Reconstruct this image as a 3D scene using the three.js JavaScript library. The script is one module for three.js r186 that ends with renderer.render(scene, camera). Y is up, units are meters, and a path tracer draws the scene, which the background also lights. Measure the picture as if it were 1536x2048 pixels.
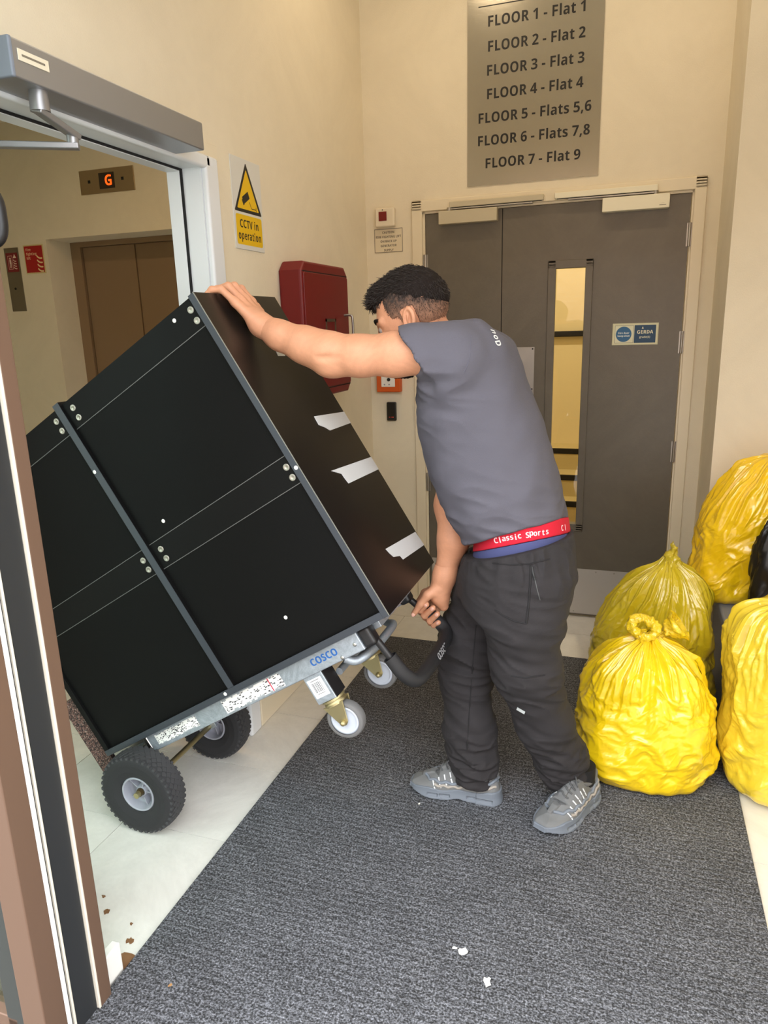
import * as THREE from 'three';
import { RoundedBoxGeometry } from 'three/addons/geometries/RoundedBoxGeometry.js';
import { mergeGeometries } from 'three/addons/utils/BufferGeometryUtils.js';
import { ImprovedNoise } from 'three/addons/math/ImprovedNoise.js';
import { FontLoader } from 'three/addons/loaders/FontLoader.js';
import { TextGeometry } from 'three/addons/geometries/TextGeometry.js';
import { RectAreaLightUniformsLib } from 'three/addons/lights/RectAreaLightUniformsLib.js';

// ------------------------------------------------------------------ camera, sky, lights, exposure
const scene = new THREE.Scene();
const F_PX = 1435.78, CAM = new THREE.Vector3(1.341, 1.52, 3.696);
const camera = new THREE.PerspectiveCamera(2 * Math.atan(1024 / F_PX) * 180 / Math.PI, 1536 / 2048, 0.05, 100);
camera.rotation.order = 'YXZ';
camera.position.copy(CAM);
camera.rotation.set(-14.3968 * Math.PI / 180, 19.2237 * Math.PI / 180, -1.6741 * Math.PI / 180);
camera.updateMatrixWorld(true);
const renderer = new THREE.WebGLRenderer({ antialias: true });
renderer.toneMapping = THREE.LinearToneMapping;
renderer.toneMappingExposure = 1.0;
renderer.shadowMap.enabled = true;
RectAreaLightUniformsLib.init();
const SKY = 6.0;
scene.background = new THREE.Color().setRGB(0.965 * SKY, 0.985 * SKY, 1.02 * SKY);
const WARM = new THREE.Color().setRGB(1.0, 0.80, 0.56);
const CEIL = 3.4, LOBBY_CEIL = 2.75;

// ------------------------------------------------------------------ helpers
const noise = new ImprovedNoise();
const N3 = (x, y, z) => noise.noise(x, y, z);
let seed = 12345; const rnd = () => { seed = (seed * 1664525 + 1013904223) >>> 0; return seed / 4294967296; };
const V = (x, y, z) => new THREE.Vector3(x, y, z);
const srgb = (r, g, b) => new THREE.Color().setRGB(r / 255, g / 255, b / 255, THREE.SRGBColorSpace);
const taken = {};
function numbered(n) { const k = taken[n] = (taken[n] ?? -1) + 1; return k ? n + '_' + String(k).padStart(3, '0') : n; }
function tag(o, label, category, group, kind) { o.userData.label = label; o.userData.category = category; if (group) o.userData.group = group; if (kind) o.userData.kind = kind; return o; }
function mesh(name, geo, mat, parent = scene) {
  const m = new THREE.Mesh(Array.isArray(geo) ? merge(geo) : geo, mat); m.castShadow = m.receiveShadow = true;
  m.name = parent === scene ? numbered(name) : name; parent.add(m); return m;
}
function grp(name, label, category, pos = [0, 0, 0], group, kind) { const g = new THREE.Group(); g.name = numbered(name); g.position.set(...pos); scene.add(g); return tag(g, label, category, group, kind); }
function merge(list) { return list.length === 1 ? list[0] : mergeGeometries(list.map(g => { const h = g.index ? g.toNonIndexed() : g.clone(); for (const k of Object.keys(h.attributes)) if (!['position', 'normal', 'uv'].includes(k)) h.deleteAttribute(k); if (!h.attributes.uv) h.setAttribute('uv', new THREE.BufferAttribute(new Float32Array(h.attributes.position.count * 2), 2)); return h; })); }
// box between two corners, uv in metres
function bx(x0, x1, y0, y1, z0, z1, bev = 0) {
  const w = x1 - x0, h = y1 - y0, d = z1 - z0;
  const g = bev ? new RoundedBoxGeometry(w, h, d, 2, Math.min(bev, w / 2.01, h / 2.01, d / 2.01)) : new THREE.BoxGeometry(w, h, d);
  g.translate((x0 + x1) / 2, (y0 + y1) / 2, (z0 + z1) / 2);
  return metreUV(g);
}
function metreUV(g) {
  const p = g.attributes.position, n = g.attributes.normal, uv = new Float32Array(p.count * 2);
  for (let i = 0; i < p.count; i++) {
    const ax = Math.abs(n.getX(i)), ay = Math.abs(n.getY(i)), az = Math.abs(n.getZ(i));
    let u, v; if (ay >= ax && ay >= az) { u = p.getX(i); v = p.getZ(i); } else if (ax >= az) { u = p.getZ(i); v = p.getY(i); } else { u = p.getX(i); v = p.getY(i); }
    uv[2 * i] = u; uv[2 * i + 1] = v;
  }
  g.setAttribute('uv', new THREE.BufferAttribute(uv, 2)); return g;
}
function cyl(a, b, r, r2 = r, seg = 24) {
  const d = V().subVectors(b, a), g = new THREE.CylinderGeometry(r2, r, d.length(), seg);
  g.applyQuaternion(new THREE.Quaternion().setFromUnitVectors(V(0, 1, 0), d.clone().normalize()));
  g.translate((a.x + b.x) / 2, (a.y + b.y) / 2, (a.z + b.z) / 2); return g;
}
function tube(pts, r, seg = 40, rs = 12, closed = false, tension = 0.5) { return new THREE.TubeGeometry(new THREE.CatmullRomCurve3(pts, closed, 'catmullrom', tension), seg, r, rs, closed); }
const M = (color, roughness = 0.6, metalness = 0, extra = {}) => new THREE.MeshPhysicalMaterial({ color, roughness, metalness, ...extra });
function dataTex(n, fn, srgbMap = true) {
  const d = new Uint8Array(n * n * 4);
  for (let j = 0; j < n; j++) for (let i = 0; i < n; i++) { const c = fn(i, j), k = 4 * (j * n + i); if (typeof c === 'number') d[k] = d[k + 1] = d[k + 2] = c; else { d[k] = c[0]; d[k + 1] = c[1]; d[k + 2] = c[2]; } d[k + 3] = 255; }
  const t = new THREE.DataTexture(d, n, n); t.wrapS = t.wrapT = THREE.RepeatWrapping; t.magFilter = THREE.LinearFilter; t.minFilter = THREE.LinearMipmapLinearFilter; t.generateMipmaps = true;
  if (srgbMap) t.colorSpace = THREE.SRGBColorSpace; t.needsUpdate = true; return t;
}
function rep(t, r) { const c = t.clone(); c.repeat.set(...(Array.isArray(r) ? r : [r, r])); c.needsUpdate = true; return c; }
function canvasTex(w, h, draw) { const c = document.createElement('canvas'); c.width = w; c.height = h; const x = c.getContext('2d'); draw(x, w, h); const t = new THREE.CanvasTexture(c); t.colorSpace = THREE.SRGBColorSpace; t.anisotropy = 8; return t; }
function printed(parent, w, h, px, draw, pos, rotY = 0, name = 'print', rough = 0.45) {
  const m = mesh(name, new THREE.PlaneGeometry(w, h), M(0xffffff, rough, 0, { map: canvasTex(px, Math.round(px * h / w), draw) }), parent);
  m.position.set(...pos); m.rotation.y = rotY; return m;
}
const clamp = (x, a = 0, b = 1) => Math.min(b, Math.max(a, x)), mix = (a, b, t) => a + (b - a) * t, sstep = (a, b, x) => { const t = clamp((x - a) / (b - a)); return t * t * (3 - 2 * t); };
// pixel of the photograph -> ray -> point on a plane x=, y= or z= (distance comes from what the thing touches)
function rayOf(u, v) { return V((u - 768) / F_PX, -(v - 1024) / F_PX, -1).applyQuaternion(camera.quaternion); }
function at(u, v, ax, val) { const d = rayOf(u, v); return CAM.clone().addScaledVector(d, (val - CAM[ax]) / d[ax]); }
// naive surface nets over a signed distance field
function nets(f, lo, hi, h, opt = {}) {
  const nx = Math.ceil((hi[0] - lo[0]) / h) + 1, ny = Math.ceil((hi[1] - lo[1]) / h) + 1, nz = Math.ceil((hi[2] - lo[2]) / h) + 1;
  const g = new Float32Array(nx * ny * nz), id = (i, j, k) => i + nx * (j + ny * k);
  for (let k = 0; k < nz; k++) for (let j = 0; j < ny; j++) for (let i = 0; i < nx; i++) g[id(i, j, k)] = f(lo[0] + i * h, lo[1] + j * h, lo[2] + k * h);
  const vi = new Int32Array(nx * ny * nz).fill(-1), P = [], E = [[0, 1], [2, 3], [4, 5], [6, 7], [0, 2], [1, 3], [4, 6], [5, 7], [0, 4], [1, 5], [2, 6], [3, 7]];
  const co = []; for (let c = 0; c < 8; c++) co.push([c & 1, (c >> 1) & 1, (c >> 2) & 1]);
  for (let k = 0; k < nz - 1; k++) for (let j = 0; j < ny - 1; j++) for (let i = 0; i < nx - 1; i++) {
    let m = 0; const val = []; for (let c = 0; c < 8; c++) { const q = g[id(i + co[c][0], j + co[c][1], k + co[c][2])]; val.push(q); if (q < 0) m |= 1 << c; }
    if (m === 0 || m === 255) continue;
    let sx = 0, sy = 0, sz = 0, n = 0;
    for (const [a, b] of E) if ((val[a] < 0) !== (val[b] < 0)) { const t = val[a] / (val[a] - val[b]); sx += mix(co[a][0], co[b][0], t); sy += mix(co[a][1], co[b][1], t); sz += mix(co[a][2], co[b][2], t); n++; }
    vi[id(i, j, k)] = P.length / 3; P.push(lo[0] + (i + sx / n) * h, lo[1] + (j + sy / n) * h, lo[2] + (k + sz / n) * h);
  }
  const I = []; const st = [1, nx, nx * ny];
  for (let k = 1; k < nz - 1; k++) for (let j = 1; j < ny - 1; j++) for (let i = 1; i < nx - 1; i++) {
    const o = id(i, j, k), a = g[o] < 0;
    for (let ax = 0; ax < 3; ax++) { const b = g[o + st[ax]] < 0; if (a === b) continue; const s1 = st[(ax + 1) % 3], s2 = st[(ax + 2) % 3];
      const q = [vi[o - s1 - s2], vi[o - s2], vi[o], vi[o - s1]]; if (q.some(x => x < 0)) continue;
      if (a) I.push(q[0], q[1], q[2], q[0], q[2], q[3]); else I.push(q[0], q[2], q[1], q[0], q[3], q[2]); }
  }
  const n = P.length / 3, Nn = new Float32Array(P.length), uv = new Float32Array(n * 2), e = h * 0.6, col = opt.color ? new Float32Array(P.length) : null;
  for (let i = 0; i < n; i++) {
    const x = P[3 * i], y = P[3 * i + 1], z = P[3 * i + 2];
    let a = f(x + e, y, z) - f(x - e, y, z), b = f(x, y + e, z) - f(x, y - e, z), c = f(x, y, z + e) - f(x, y, z - e); const l = Math.hypot(a, b, c) || 1;
    Nn[3 * i] = a / l; Nn[3 * i + 1] = b / l; Nn[3 * i + 2] = c / l; uv[2 * i] = x + z * 0.7; uv[2 * i + 1] = y + z * 0.3;
    if (col) { const q = opt.color(x, y, z, a / l, b / l, c / l); col[3 * i] = q[0]; col[3 * i + 1] = q[1]; col[3 * i + 2] = q[2]; }
  }
  const G = new THREE.BufferGeometry(); G.setAttribute('position', new THREE.Float32BufferAttribute(P, 3)); G.setAttribute('normal', new THREE.BufferAttribute(Nn, 3)); G.setAttribute('uv', new THREE.BufferAttribute(uv, 2)); if (col) G.setAttribute('color', new THREE.BufferAttribute(col, 3)); G.setIndex(I); return G;
}
const smin = (a, b, k) => { const h = Math.max(k - Math.abs(a - b), 0) / k; return Math.min(a, b) - h * h * k * 0.25; };
const smax = (a, b, k) => -smin(-a, -b, k);
function cap(x, y, z, a, b, ra, rb) { const dx = b.x - a.x, dy = b.y - a.y, dz = b.z - a.z; const t = clamp(((x - a.x) * dx + (y - a.y) * dy + (z - a.z) * dz) / (dx * dx + dy * dy + dz * dz)); return Math.hypot(x - a.x - dx * t, y - a.y - dy * t, z - a.z - dz * t) - mix(ra, rb, t); }
function ell(x, y, z, c, a, b, d) { const px = (x - c.x) / a, py = (y - c.y) / b, pz = (z - c.z) / d; const k0 = Math.hypot(px, py, pz), k1 = Math.hypot(px / a, py / b, pz / d); return k1 ? k0 * (k0 - 1) / k1 : -Math.min(a, b, d); }
function chain(x, y, z, pts, k = 0.02) { let d = 1e9; for (let i = 0; i < pts.length - 1; i++) d = smin(d, cap(x, y, z, pts[i][0], pts[i + 1][0], pts[i][1], pts[i + 1][1]), k); return d; }

// ------------------------------------------------------------------ textures and materials
const grainT = dataTex(512, (i, j) => 128 + 60 * N3(i / 3, j / 3, 1.3) + 50 * N3(i / 9, j / 9, 4.1) + 20 * (rnd() - 0.5), false);
const blotchT = (c, amp, s = 1) => dataTex(512, (i, j) => { const a = Math.sin(i / 512 * Math.PI * 2), b = Math.cos(i / 512 * Math.PI * 2), d = Math.sin(j / 512 * Math.PI * 2), e = Math.cos(j / 512 * Math.PI * 2); const v = N3(a * s + 3, b * s + d * s, e * s) * 0.7 + N3(a * s * 4, b * s * 4 + d * s * 4 + 7, e * s * 4) * 0.4 + (rnd() - 0.5) * 0.25; return c.map(q => clamp(q + amp * v, 0, 255)); });
const wallT = blotchT([228, 217, 193], 5);
const wallMat = M(0xffffff, 0.75, 0, { map: wallT, bumpMap: rep(grainT, 3), bumpScale: 0.0006 });
const wallWhite = M(srgb(230, 222, 203), 0.5, 0, { bumpMap: rep(grainT, 3), bumpScale: 0.0003 });
const trimMat = M(srgb(228, 216, 190), 0.42);
const frameWhite = M(srgb(226, 229, 232), 0.35);
const tileT = [0, 1, 2].map(q => blotchT([228 - q * 2, 226 - q * 2, 219 - q * 2], 9, 2 + q * 0.3));
const tileMats = tileT.map(t => M(0xffffff, 0.42, 0, { map: rep(t, 1.3), bumpMap: rep(grainT, 2), bumpScale: 0.0003 }));
const steel = M(srgb(170, 166, 160), 0.34, 1, { bumpMap: rep(grainT, [0.6, 30]), bumpScale: 0.0002 });
const steelBright = M(srgb(200, 198, 194), 0.28, 1);
const galv = M(srgb(206, 212, 218), 0.36, 0.5, { map: rep(blotchT([205, 210, 214], 34, 3), 4), bumpMap: rep(grainT, 6), bumpScale: 0.0002 });
const alu = M(srgb(158, 160, 164), 0.42, 0.75);
const blackPl = M(srgb(26, 26, 28), 0.42), blackMatte = M(srgb(20, 20, 21), 0.8), rubber = M(srgb(38, 38, 40), 0.85, 0, { bumpMap: rep(grainT, 20), bumpScale: 0.0004 });
const gold = M(srgb(186, 174, 132), 0.32, 0.9, { bumpMap: rep(grainT, 12), bumpScale: 0.0003 });
const whitePl = M(srgb(232, 230, 224), 0.4), greyPl = M(srgb(150, 152, 160), 0.45), redPl = M(srgb(112, 6, 11), 0.42);
const font = await new FontLoader().loadAsync('fonts/droid/droid_sans_bold.typeface.json');
function text(str, size, depth = 0.0006) { const g = new TextGeometry(str, { font, size, depth, curveSegments: 5, bevelEnabled: false }); g.computeBoundingBox(); return g; }

// ------------------------------------------------------------------ the room: floor, walls, ceilings
const TILE_Z = [-0.14, 0.23, 0.6, 0.97, 1.34, 1.71, 2.08, 2.82];
{
  const fl = mesh('floor', bx(-3.4, 2.4, -0.12, -0.004, -0.1, 2.82), M(srgb(96, 92, 86), 0.8));
  tag(fl, 'pale vinyl tiled floor of the entrance hall around the grey mat', 'floor', null, 'structure');
  for (let r = 0; r < TILE_Z.length - 1; r++) for (let c = 0; c < 8; c++) {
    const x0 = -3.39 + c * 0.75 + ((r % 2) ? -0.375 : 0) + 0.25, x1 = x0 + 0.75, a = Math.max(-3.4, x0), b = Math.min(2.4, x1);
    if (b - a < 0.02) continue;
    mesh('tile', bx(a + 0.0011, b - 0.0011, -0.004, 0, TILE_Z[r] + 0.0011, TILE_Z[r + 1] - 0.0011), tileMats[(r * 3 + c * 5) % 3], fl);
  }
  const pv = mesh('pavement', bx(-9, 9, -0.16, -0.02, 2.82, 14), M(srgb(150, 148, 144), 0.9, 0, { bumpMap: rep(grainT, 2), bumpScale: 0.002 })); tag(pv, 'grey pavement outside the entrance', 'pavement', null, 'structure');
}
function struct(name, geos, mat, label, cat) { const m = mesh(name, geos, mat); return tag(m, label, cat, null, 'structure'); }
struct('wall_left', [bx(-0.11, 0, 0, CEIL, 0, 1.53), bx(-0.11, 0, 2.04, CEIL, 1.53, 2.46), bx(-0.11, 0, 0, CEIL, 2.46, 2.64)], wallMat, 'cream plaster wall with the doorway to the lift lobby', 'wall');
struct('wall_back', [bx(-0.11, 0.30, 0, CEIL, -0.12, 0), bx(0.30, 1.553, 2.073, CEIL, -0.12, 0), bx(1.553, 1.80, 0, CEIL, -0.12, 0)], wallMat, 'cream back wall holding the grey double door', 'wall');
struct('wall_return', [bx(1.662, 2.4, 0, CEIL, 0, 0.53)], wallMat, 'cream pier beside the recessed double door, behind the yellow bags', 'wall');
struct('wall_right', [bx(2.3, 2.45, 0, CEIL, 0.53, 2.64)], wallMat, 'cream side wall opposite the lift lobby doorway', 'wall');
struct('wall_front', [bx(-3.4, 0.19, 2.45, CEIL, 2.64, 2.8), bx(0.19, 2.2, 2.55, CEIL, 2.64, 2.8), bx(2.2, 2.45, 0, CEIL, 2.64, 2.8), bx(-3.4, -0.9, 0, 2.45, 2.64, 2.8)], wallMat, 'front wall around the open street entrance', 'wall');
struct('ceiling', [bx(-0.15, 2.45, CEIL, CEIL + 0.12, -0.12, 2.8)], wallWhite, 'white ceiling of the entrance hall', 'ceiling');
struct('ceiling_lobby', [bx(-3.4, -0.11, LOBBY_CEIL, LOBBY_CEIL + 0.12, -0.3, 2.8)], wallWhite, 'white ceiling of the lift lobby', 'ceiling');
for (const [n, g, l] of [['wall_lobby_left', bx(-3.4, -2.053, 0, LOBBY_CEIL, -0.3, 0), 'cream lobby wall carrying the red fire lift signs'], ['wall_lobby_head', bx(-2.053, -1.02, 2.091, LOBBY_CEIL, -0.3, 0), 'cream lobby wall over the lift doors'], ['wall_lobby_right', bx(-1.02, -0.11, 0, LOBBY_CEIL, -0.3, 0), 'cream lobby wall between the lift and the hall'], ['wall_lobby_side', bx(-3.5, -3.4, 0, LOBBY_CEIL, -0.3, 2.8), 'cream end wall of the lift lobby'], ['wall_lift_shaft', bx(-2.06, -1.0, 0, 2.2, -0.42, -0.302), 'lift shaft wall behind the lift doors']]) struct(n, [g], wallMat, l, 'wall');
struct('baseboard_left', [bx(0, 0.022, 0, 0.12, 0.0, 1.45, 0.004)], trimMat, 'cream skirting board along the left wall', 'skirting');
struct('baseboard_back', [bx(0.022, 0.247, 0, 0.12, 0, 0.016, 0.004), bx(1.603, 1.662, 0, 0.12, 0, 0.016, 0.004)], trimMat, 'cream skirting board beside the grey double door', 'skirting');
struct('baseboard_right', [bx(1.662, 2.3, 0, 0.12, 0.53, 0.546, 0.004)], trimMat, 'cream skirting board under the pier', 'skirting');
// doorway lining, architrave and seal in the left wall
{
  const t = grp('trim_1', 'white door lining and architrave of the lift lobby doorway', 'door frame', [0, 0, 0], null, 'structure');
  mesh('architrave', bx(0, 0.024, 0, 2.067, 1.456, 1.532, 0.010), frameWhite, t); mesh('architrave', bx(0, 0.024, 2.026, 2.067, 1.5, 2.5, 0.010), frameWhite, t);
  mesh('architrave_lip', bx(0, 0.008, 0, 2.064, 1.43, 1.458, 0.002), trimMat, t); mesh('architrave_lip', bx(0, 0.008, 2.0645, 2.11, 1.43, 2.53, 0.002), trimMat, t);
  mesh('lining', bx(-0.114, 0.004, 0, 2.04, 1.524, 1.536), frameWhite, t); mesh('lining', bx(-0.114, 0.004, 2.03, 2.045, 1.536, 2.47), frameWhite, t);
  mesh('door_stop', bx(-0.116, -0.068, 0, 2.03, 1.536, 1.546, 0.002), frameWhite, t); mesh('door_stop', bx(-0.116, -0.068, 2.022, 2.031, 1.546, 2.46, 0.002), frameWhite, t);
  mesh('seal', bx(-0.068, -0.062, 0, 2.03, 1.534, 1.544), blackMatte, t); mesh('seal', bx(-0.068, -0.062, 2.024, 2.032, 1.544, 2.46), blackMatte, t);
}
// facade across the street, mirrored in the steel sign
{
  const brickT = dataTex(512, (i, j) => { const row = Math.floor(j / 32), x = (i + (row % 2) * 32) % 64, y = j % 32; const m = x < 4 || y < 4; const v = 22 * N3(Math.floor((i + (row % 2) * 32) / 64) * 3.1, row * 2.7, 5); return m ? [190, 182, 170] : [176 + v, 142 + v, 116 + v]; });
  const b = mesh('brick_house', [bx(-7, 9, 0, 5.4, 14, 17)], M(0xffffff, 0.9, 0, { map: rep(brickT, 0.6) }));
  tag(b, 'low brick house across the street mirrored in the steel sign', 'building', null, 'structure');
}
// entrance frame at the left, brown profile with black gaskets
{
  const brown = M(srgb(108, 84, 68), 0.5, 0.25), t = grp('window_1', 'brown metal entrance frame with black seals and glass pane beside the street', 'entrance frame', [0.19, 0, 2.62], null, 'structure');
  const H = 2.5, S = (name, z0, z1, mat, x1 = 0.06, bev = 0.002) => mesh(name, bx(0, x1, 0.004, H, z0 - 2.62, z1 - 2.62, bev), mat, t);
  S('inner_profile', 2.626, 2.662, brown, 0.06, 0.003);
  S('gasket', 2.661, 2.667, M(srgb(214, 206, 190), 0.6), 0.0605);
  S('seal_channel', 2.667, 2.734, M(srgb(36, 38, 40), 0.5), 0.054, 0.004);
  S('gasket', 2.733, 2.739, M(srgb(214, 206, 190), 0.6), 0.0585);
  S('seal_channel', 2.739, 2.747, blackMatte, 0.054);
  S('gasket', 2.746, 2.760, M(srgb(232, 230, 226), 0.5), 0.062, 0.005);
  S('outer_profile', 2.759, 2.815, brown, 0.062, 0.003);
  mesh('glazing_bead', bx(-0.05, 0, 0.004, H, 0.15, 0.19, 0.003), M(srgb(44, 48, 46), 0.5), t);
  mesh('pane', bx(-0.98, -0.04, 0.1, H - 0.1, 0.155, 0.167), new THREE.MeshPhysicalMaterial({ color: srgb(220, 235, 228), roughness: 0.02, transmission: 1, thickness: 0, ior: 1.5 }), t);
  mesh('bottom_rail', bx(-1.05, -0.02, 0.004, 0.11, 0.09, 0.19, 0.003), brown, t); mesh('top_rail', bx(-1.05, 0, H - 0.1, H, 0.02, 0.19, 0.003), brown, t);
  { const p = at(-13, 430, 'z', 2.60).sub(V(0.19, 0, 2.62)); mesh('pull_handle', tube([V(-0.02, p.y + 0.05, 0.02), V(p.x - 0.01, p.y + 0.042, p.z - 0.005), V(p.x, p.y, p.z - 0.012), V(p.x - 0.01, p.y - 0.042, p.z - 0.005), V(-0.02, p.y - 0.05, 0.02)], 0.014, 40), blackPl, t); }
  const st = mesh('door_wedge', [bx(-0.012, 0.012, 0, 0.085, -0.03, 0.03, 0.005)], whitePl); st.position.set(0.216, 0, 2.585); tag(st, 'small white plastic block on the floor beside the brown entrance frame', 'door stop');
}

// ------------------------------------------------------------------ lights that the place has
function downlight(x, y, z, power, label, color = WARM) {
  const g = grp('ceiling_downlight', label, 'lamp', [x, y, z], 'recessed ceiling lamps');
  mesh('bezel', new THREE.TorusGeometry(0.06, 0.008, 8, 32).rotateX(Math.PI / 2).translate(0, -0.004, 0), whitePl, g);
  const e = mesh('diffuser', new THREE.CylinderGeometry(0.052, 0.052, 0.004, 32).translate(0, -0.003, 0), new THREE.MeshStandardMaterial({ color: 0xffffff, emissive: color, emissiveIntensity: 6 }), g); e.castShadow = false;
  const l = new THREE.RectAreaLight(color, power, 0.1, 0.1); l.position.set(0, -0.012, 0); l.lookAt(0, -1, 0); l.rotation.x = -Math.PI / 2; g.add(l);
}
downlight(0.50, CEIL, 0.8, 180, 'round warm ceiling lamp in the hall by the left wall');
downlight(1.5, CEIL, 0.8, 180, 'round warm ceiling lamp in the hall above the yellow bags');
downlight(-1.0, LOBBY_CEIL, 1.2, 280, 'round warm ceiling lamp in the lift lobby', new THREE.Color().setRGB(1, 0.69, 0.4));
downlight(0.9, 3.28, -1.3, 1000, 'round warm ceiling lamp in the stairwell', new THREE.Color().setRGB(1, 0.84, 0.56));

// ------------------------------------------------------------------ grey double door with closers
{
  const doorMat = M(srgb(112, 106, 96), 0.34, 0, { map: rep(blotchT([232, 230, 226], 12, 2), 1), bumpMap: rep(grainT, 2), bumpScale: 0.0004 });
  const d = grp('door_1', 'grey painted double fire door with a tall glazed slot', 'door', [0, 0, 0], null, 'structure');
  mesh('frame', [bx(0.248, 0.301, 0, 2.124, -0.06, 0.014, 0.004), bx(1.552, 1.602, 0, 2.124, -0.06, 0.014, 0.004), bx(0.248, 1.602, 2.072, 2.124, -0.06, 0.014, 0.004)], trimMat, d);
  mesh('rebate', [bx(0.299, 0.313, 0, 2.074, -0.06, -0.002), bx(1.544, 1.555, 0, 2.074, -0.06, -0.002), bx(0.3, 1.555, 2.062, 2.074, -0.06, -0.002)], trimMat, d);
  const leaf = mesh('door_leaf', bx(0.316, 0.699, 0.012, 2.059, -0.045, 0, 0.002), doorMat, d);
  const leaf2 = mesh('door_leaf', [bx(0.703, 0.958, 0.012, 2.059, -0.045, 0), bx(1.102, 1.541, 0.012, 2.059, -0.045, 0), bx(0.958, 1.102, 1.771, 2.059, -0.045, 0), bx(0.958, 1.102, 0.012, 0.51, -0.045, 0)], doorMat, d);
  mesh('meeting_gap', bx(0.698, 0.7045, 0.012, 2.059, -0.045, -0.004), blackMatte, d);
  mesh('glazing_frame', [bx(0.924, 0.962, 0.471, 1.807, 0, 0.009, 0.003), bx(1.098, 1.133, 0.471, 1.807, 0, 0.009, 0.003), bx(0.924, 1.133, 1.769, 1.807, 0, 0.009, 0.003), bx(0.924, 1.133, 0.471, 0.512, 0, 0.009, 0.003)], doorMat, leaf2);
  mesh('glass', bx(0.956, 1.104, 0.505, 1.775, -0.026, -0.020), new THREE.MeshPhysicalMaterial({ color: 0xffffff, roughness: 0.02, transmission: 1, thickness: 0, ior: 1.5 }), leaf2);
  const kick = M(srgb(196, 192, 188), 0.36, 0.45, { bumpMap: rep(grainT, [2, 40]), bumpScale: 0.0002 });
  mesh('kick_plate', bx(0.33, 0.69, 0.02, 0.269, 0, 0.002), kick, leaf); mesh('kick_plate', bx(0.712, 1.53, 0.02, 0.269, 0, 0.002), kick, leaf2);
  const screw = new THREE.CylinderGeometry(0.004, 0.004, 0.002, 12).rotateX(Math.PI / 2);
  for (const [x, y] of [[1.105, 0.257], [1.005, 0.257], [1.21, 0.257], [1.30, 0.257], [1.40, 0.257], [1.105, 0.032], [1.3, 0.032]]) { const s = mesh('screw', screw, steel, leaf2); s.position.set(x, y, 0.003); }
  for (const [x, ys, lf] of [[1.5425, [1.886, 1.415, 0.9, 0.3], leaf2], [0.3145, [1.82, 1.3, 0.7], leaf]]) for (const y of ys) mesh('hinge', [cyl(V(x, y - 0.05, 0.006), V(x, y + 0.05, 0.006), 0.0065), bx(x - 0.012, x + 0.012, y - 0.05, y + 0.05, -0.003, 0.003)], steel, lf);
  const pp = mesh('pull_plate', bx(0.731, 0.868, 1.02, 1.406, 0, 0.003, 0.001), steel, leaf2);
  mesh('pull_handle', tube([V(0.797, 1.34, 0), V(0.797, 1.345, 0.04), V(0.797, 1.32, 0.055), V(0.797, 1.2, 0.056), V(0.797, 1.09, 0.055), V(0.797, 1.065, 0.04), V(0.797, 1.07, 0)], 0.0095, 60), steelBright, pp);
  for (const [x, y] of [[0.74, 1.397], [0.859, 1.397], [0.74, 1.2], [0.859, 1.2]]) { const s = mesh('screw', screw, blackMatte, pp); s.position.set(x, y, 0.004); }
  const closer = (x0, x1, r0, r1, label, mat) => {
    const g = grp('door_closer', label, 'door closer', [(x0 + x1) / 2, 1.999, 0]); const c = (x0 + x1) / 2;
    mesh('body', bx(x0 - c, x1 - c, 0.003, 0.063, 0, 0.045, 0.003), mat, g);
    mesh('slide_rail', bx(r0 - c, r1 - c, 0.078, 0.104, 0.014, 0.036, 0.003), mat, g);
    mesh('rail_slot', bx(r0 - c + 0.01, r1 - c - 0.01, 0.0765, 0.0785, 0.02, 0.032), blackMatte, g);
    const s = r0 < x0 ? -1 : 1, px = s < 0 ? x1 - c - 0.06 : x0 - c + 0.05;
    mesh('arm', [bx(Math.min(px, s < 0 ? r0 - c + 0.06 : r1 - c - 0.05), Math.max(px, s < 0 ? r0 - c + 0.06 : r1 - c - 0.05), 0.068, 0.075, 0.018, 0.034, 0.002), cyl(V(px, 0.06, 0.026), V(px, 0.079, 0.026), 0.011)], steel, g);
    return g;
  };
  closer(0.394, 0.681, 0.447, 0.898, 'beige door closer on the narrow grey door leaf', M(srgb(196, 186, 160), 0.42));
  const c2 = closer(1.163, 1.450, 0.948, 1.398, 'cream white door closer on the wide grey door leaf', M(srgb(236, 230, 206), 0.4));
  printed(c2, 0.05, 0.018, 128, (x, w, h) => { x.fillStyle = '#ece6ce'; x.fillRect(0, 0, w, h); x.fillStyle = '#8a8474'; x.font = '18px sans-serif'; x.textAlign = 'center'; x.fillText('------', w / 2, 16); x.fillRect(28, 26, 72, 8); }, [0.115, 0.018, 0.0455]);
  // door sign
  const s = grp('door_sign', 'small blue and cream keep-shut sign on the wide grey door leaf', 'sign', [1.336, 1.457, 0.0]);
  mesh('plate', bx(-0.103, 0.103, -0.05, 0.05, 0, 0.003, 0.0015), M(srgb(206, 204, 170), 0.35), s);
  printed(s, 0.196, 0.092, 512, (x, w, h) => {
    x.fillStyle = '#d9d6b4'; x.fillRect(0, 0, w, h); x.fillStyle = '#6f7767'; x.fillRect(16, 14, 222, h - 28); x.fillStyle = '#d9d8bd'; x.fillRect(20, 18, 214, h - 36);
    x.fillStyle = '#23608c'; x.beginPath(); x.arc(122, h / 2, 92, 0, 7); x.fill(); x.fillStyle = '#dfe6e4'; x.font = 'bold 30px sans-serif'; x.textAlign = 'center'; x.fillText('Fire door', 122, h / 2 - 4); x.fillText('keep shut', 122, h / 2 + 30);
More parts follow.
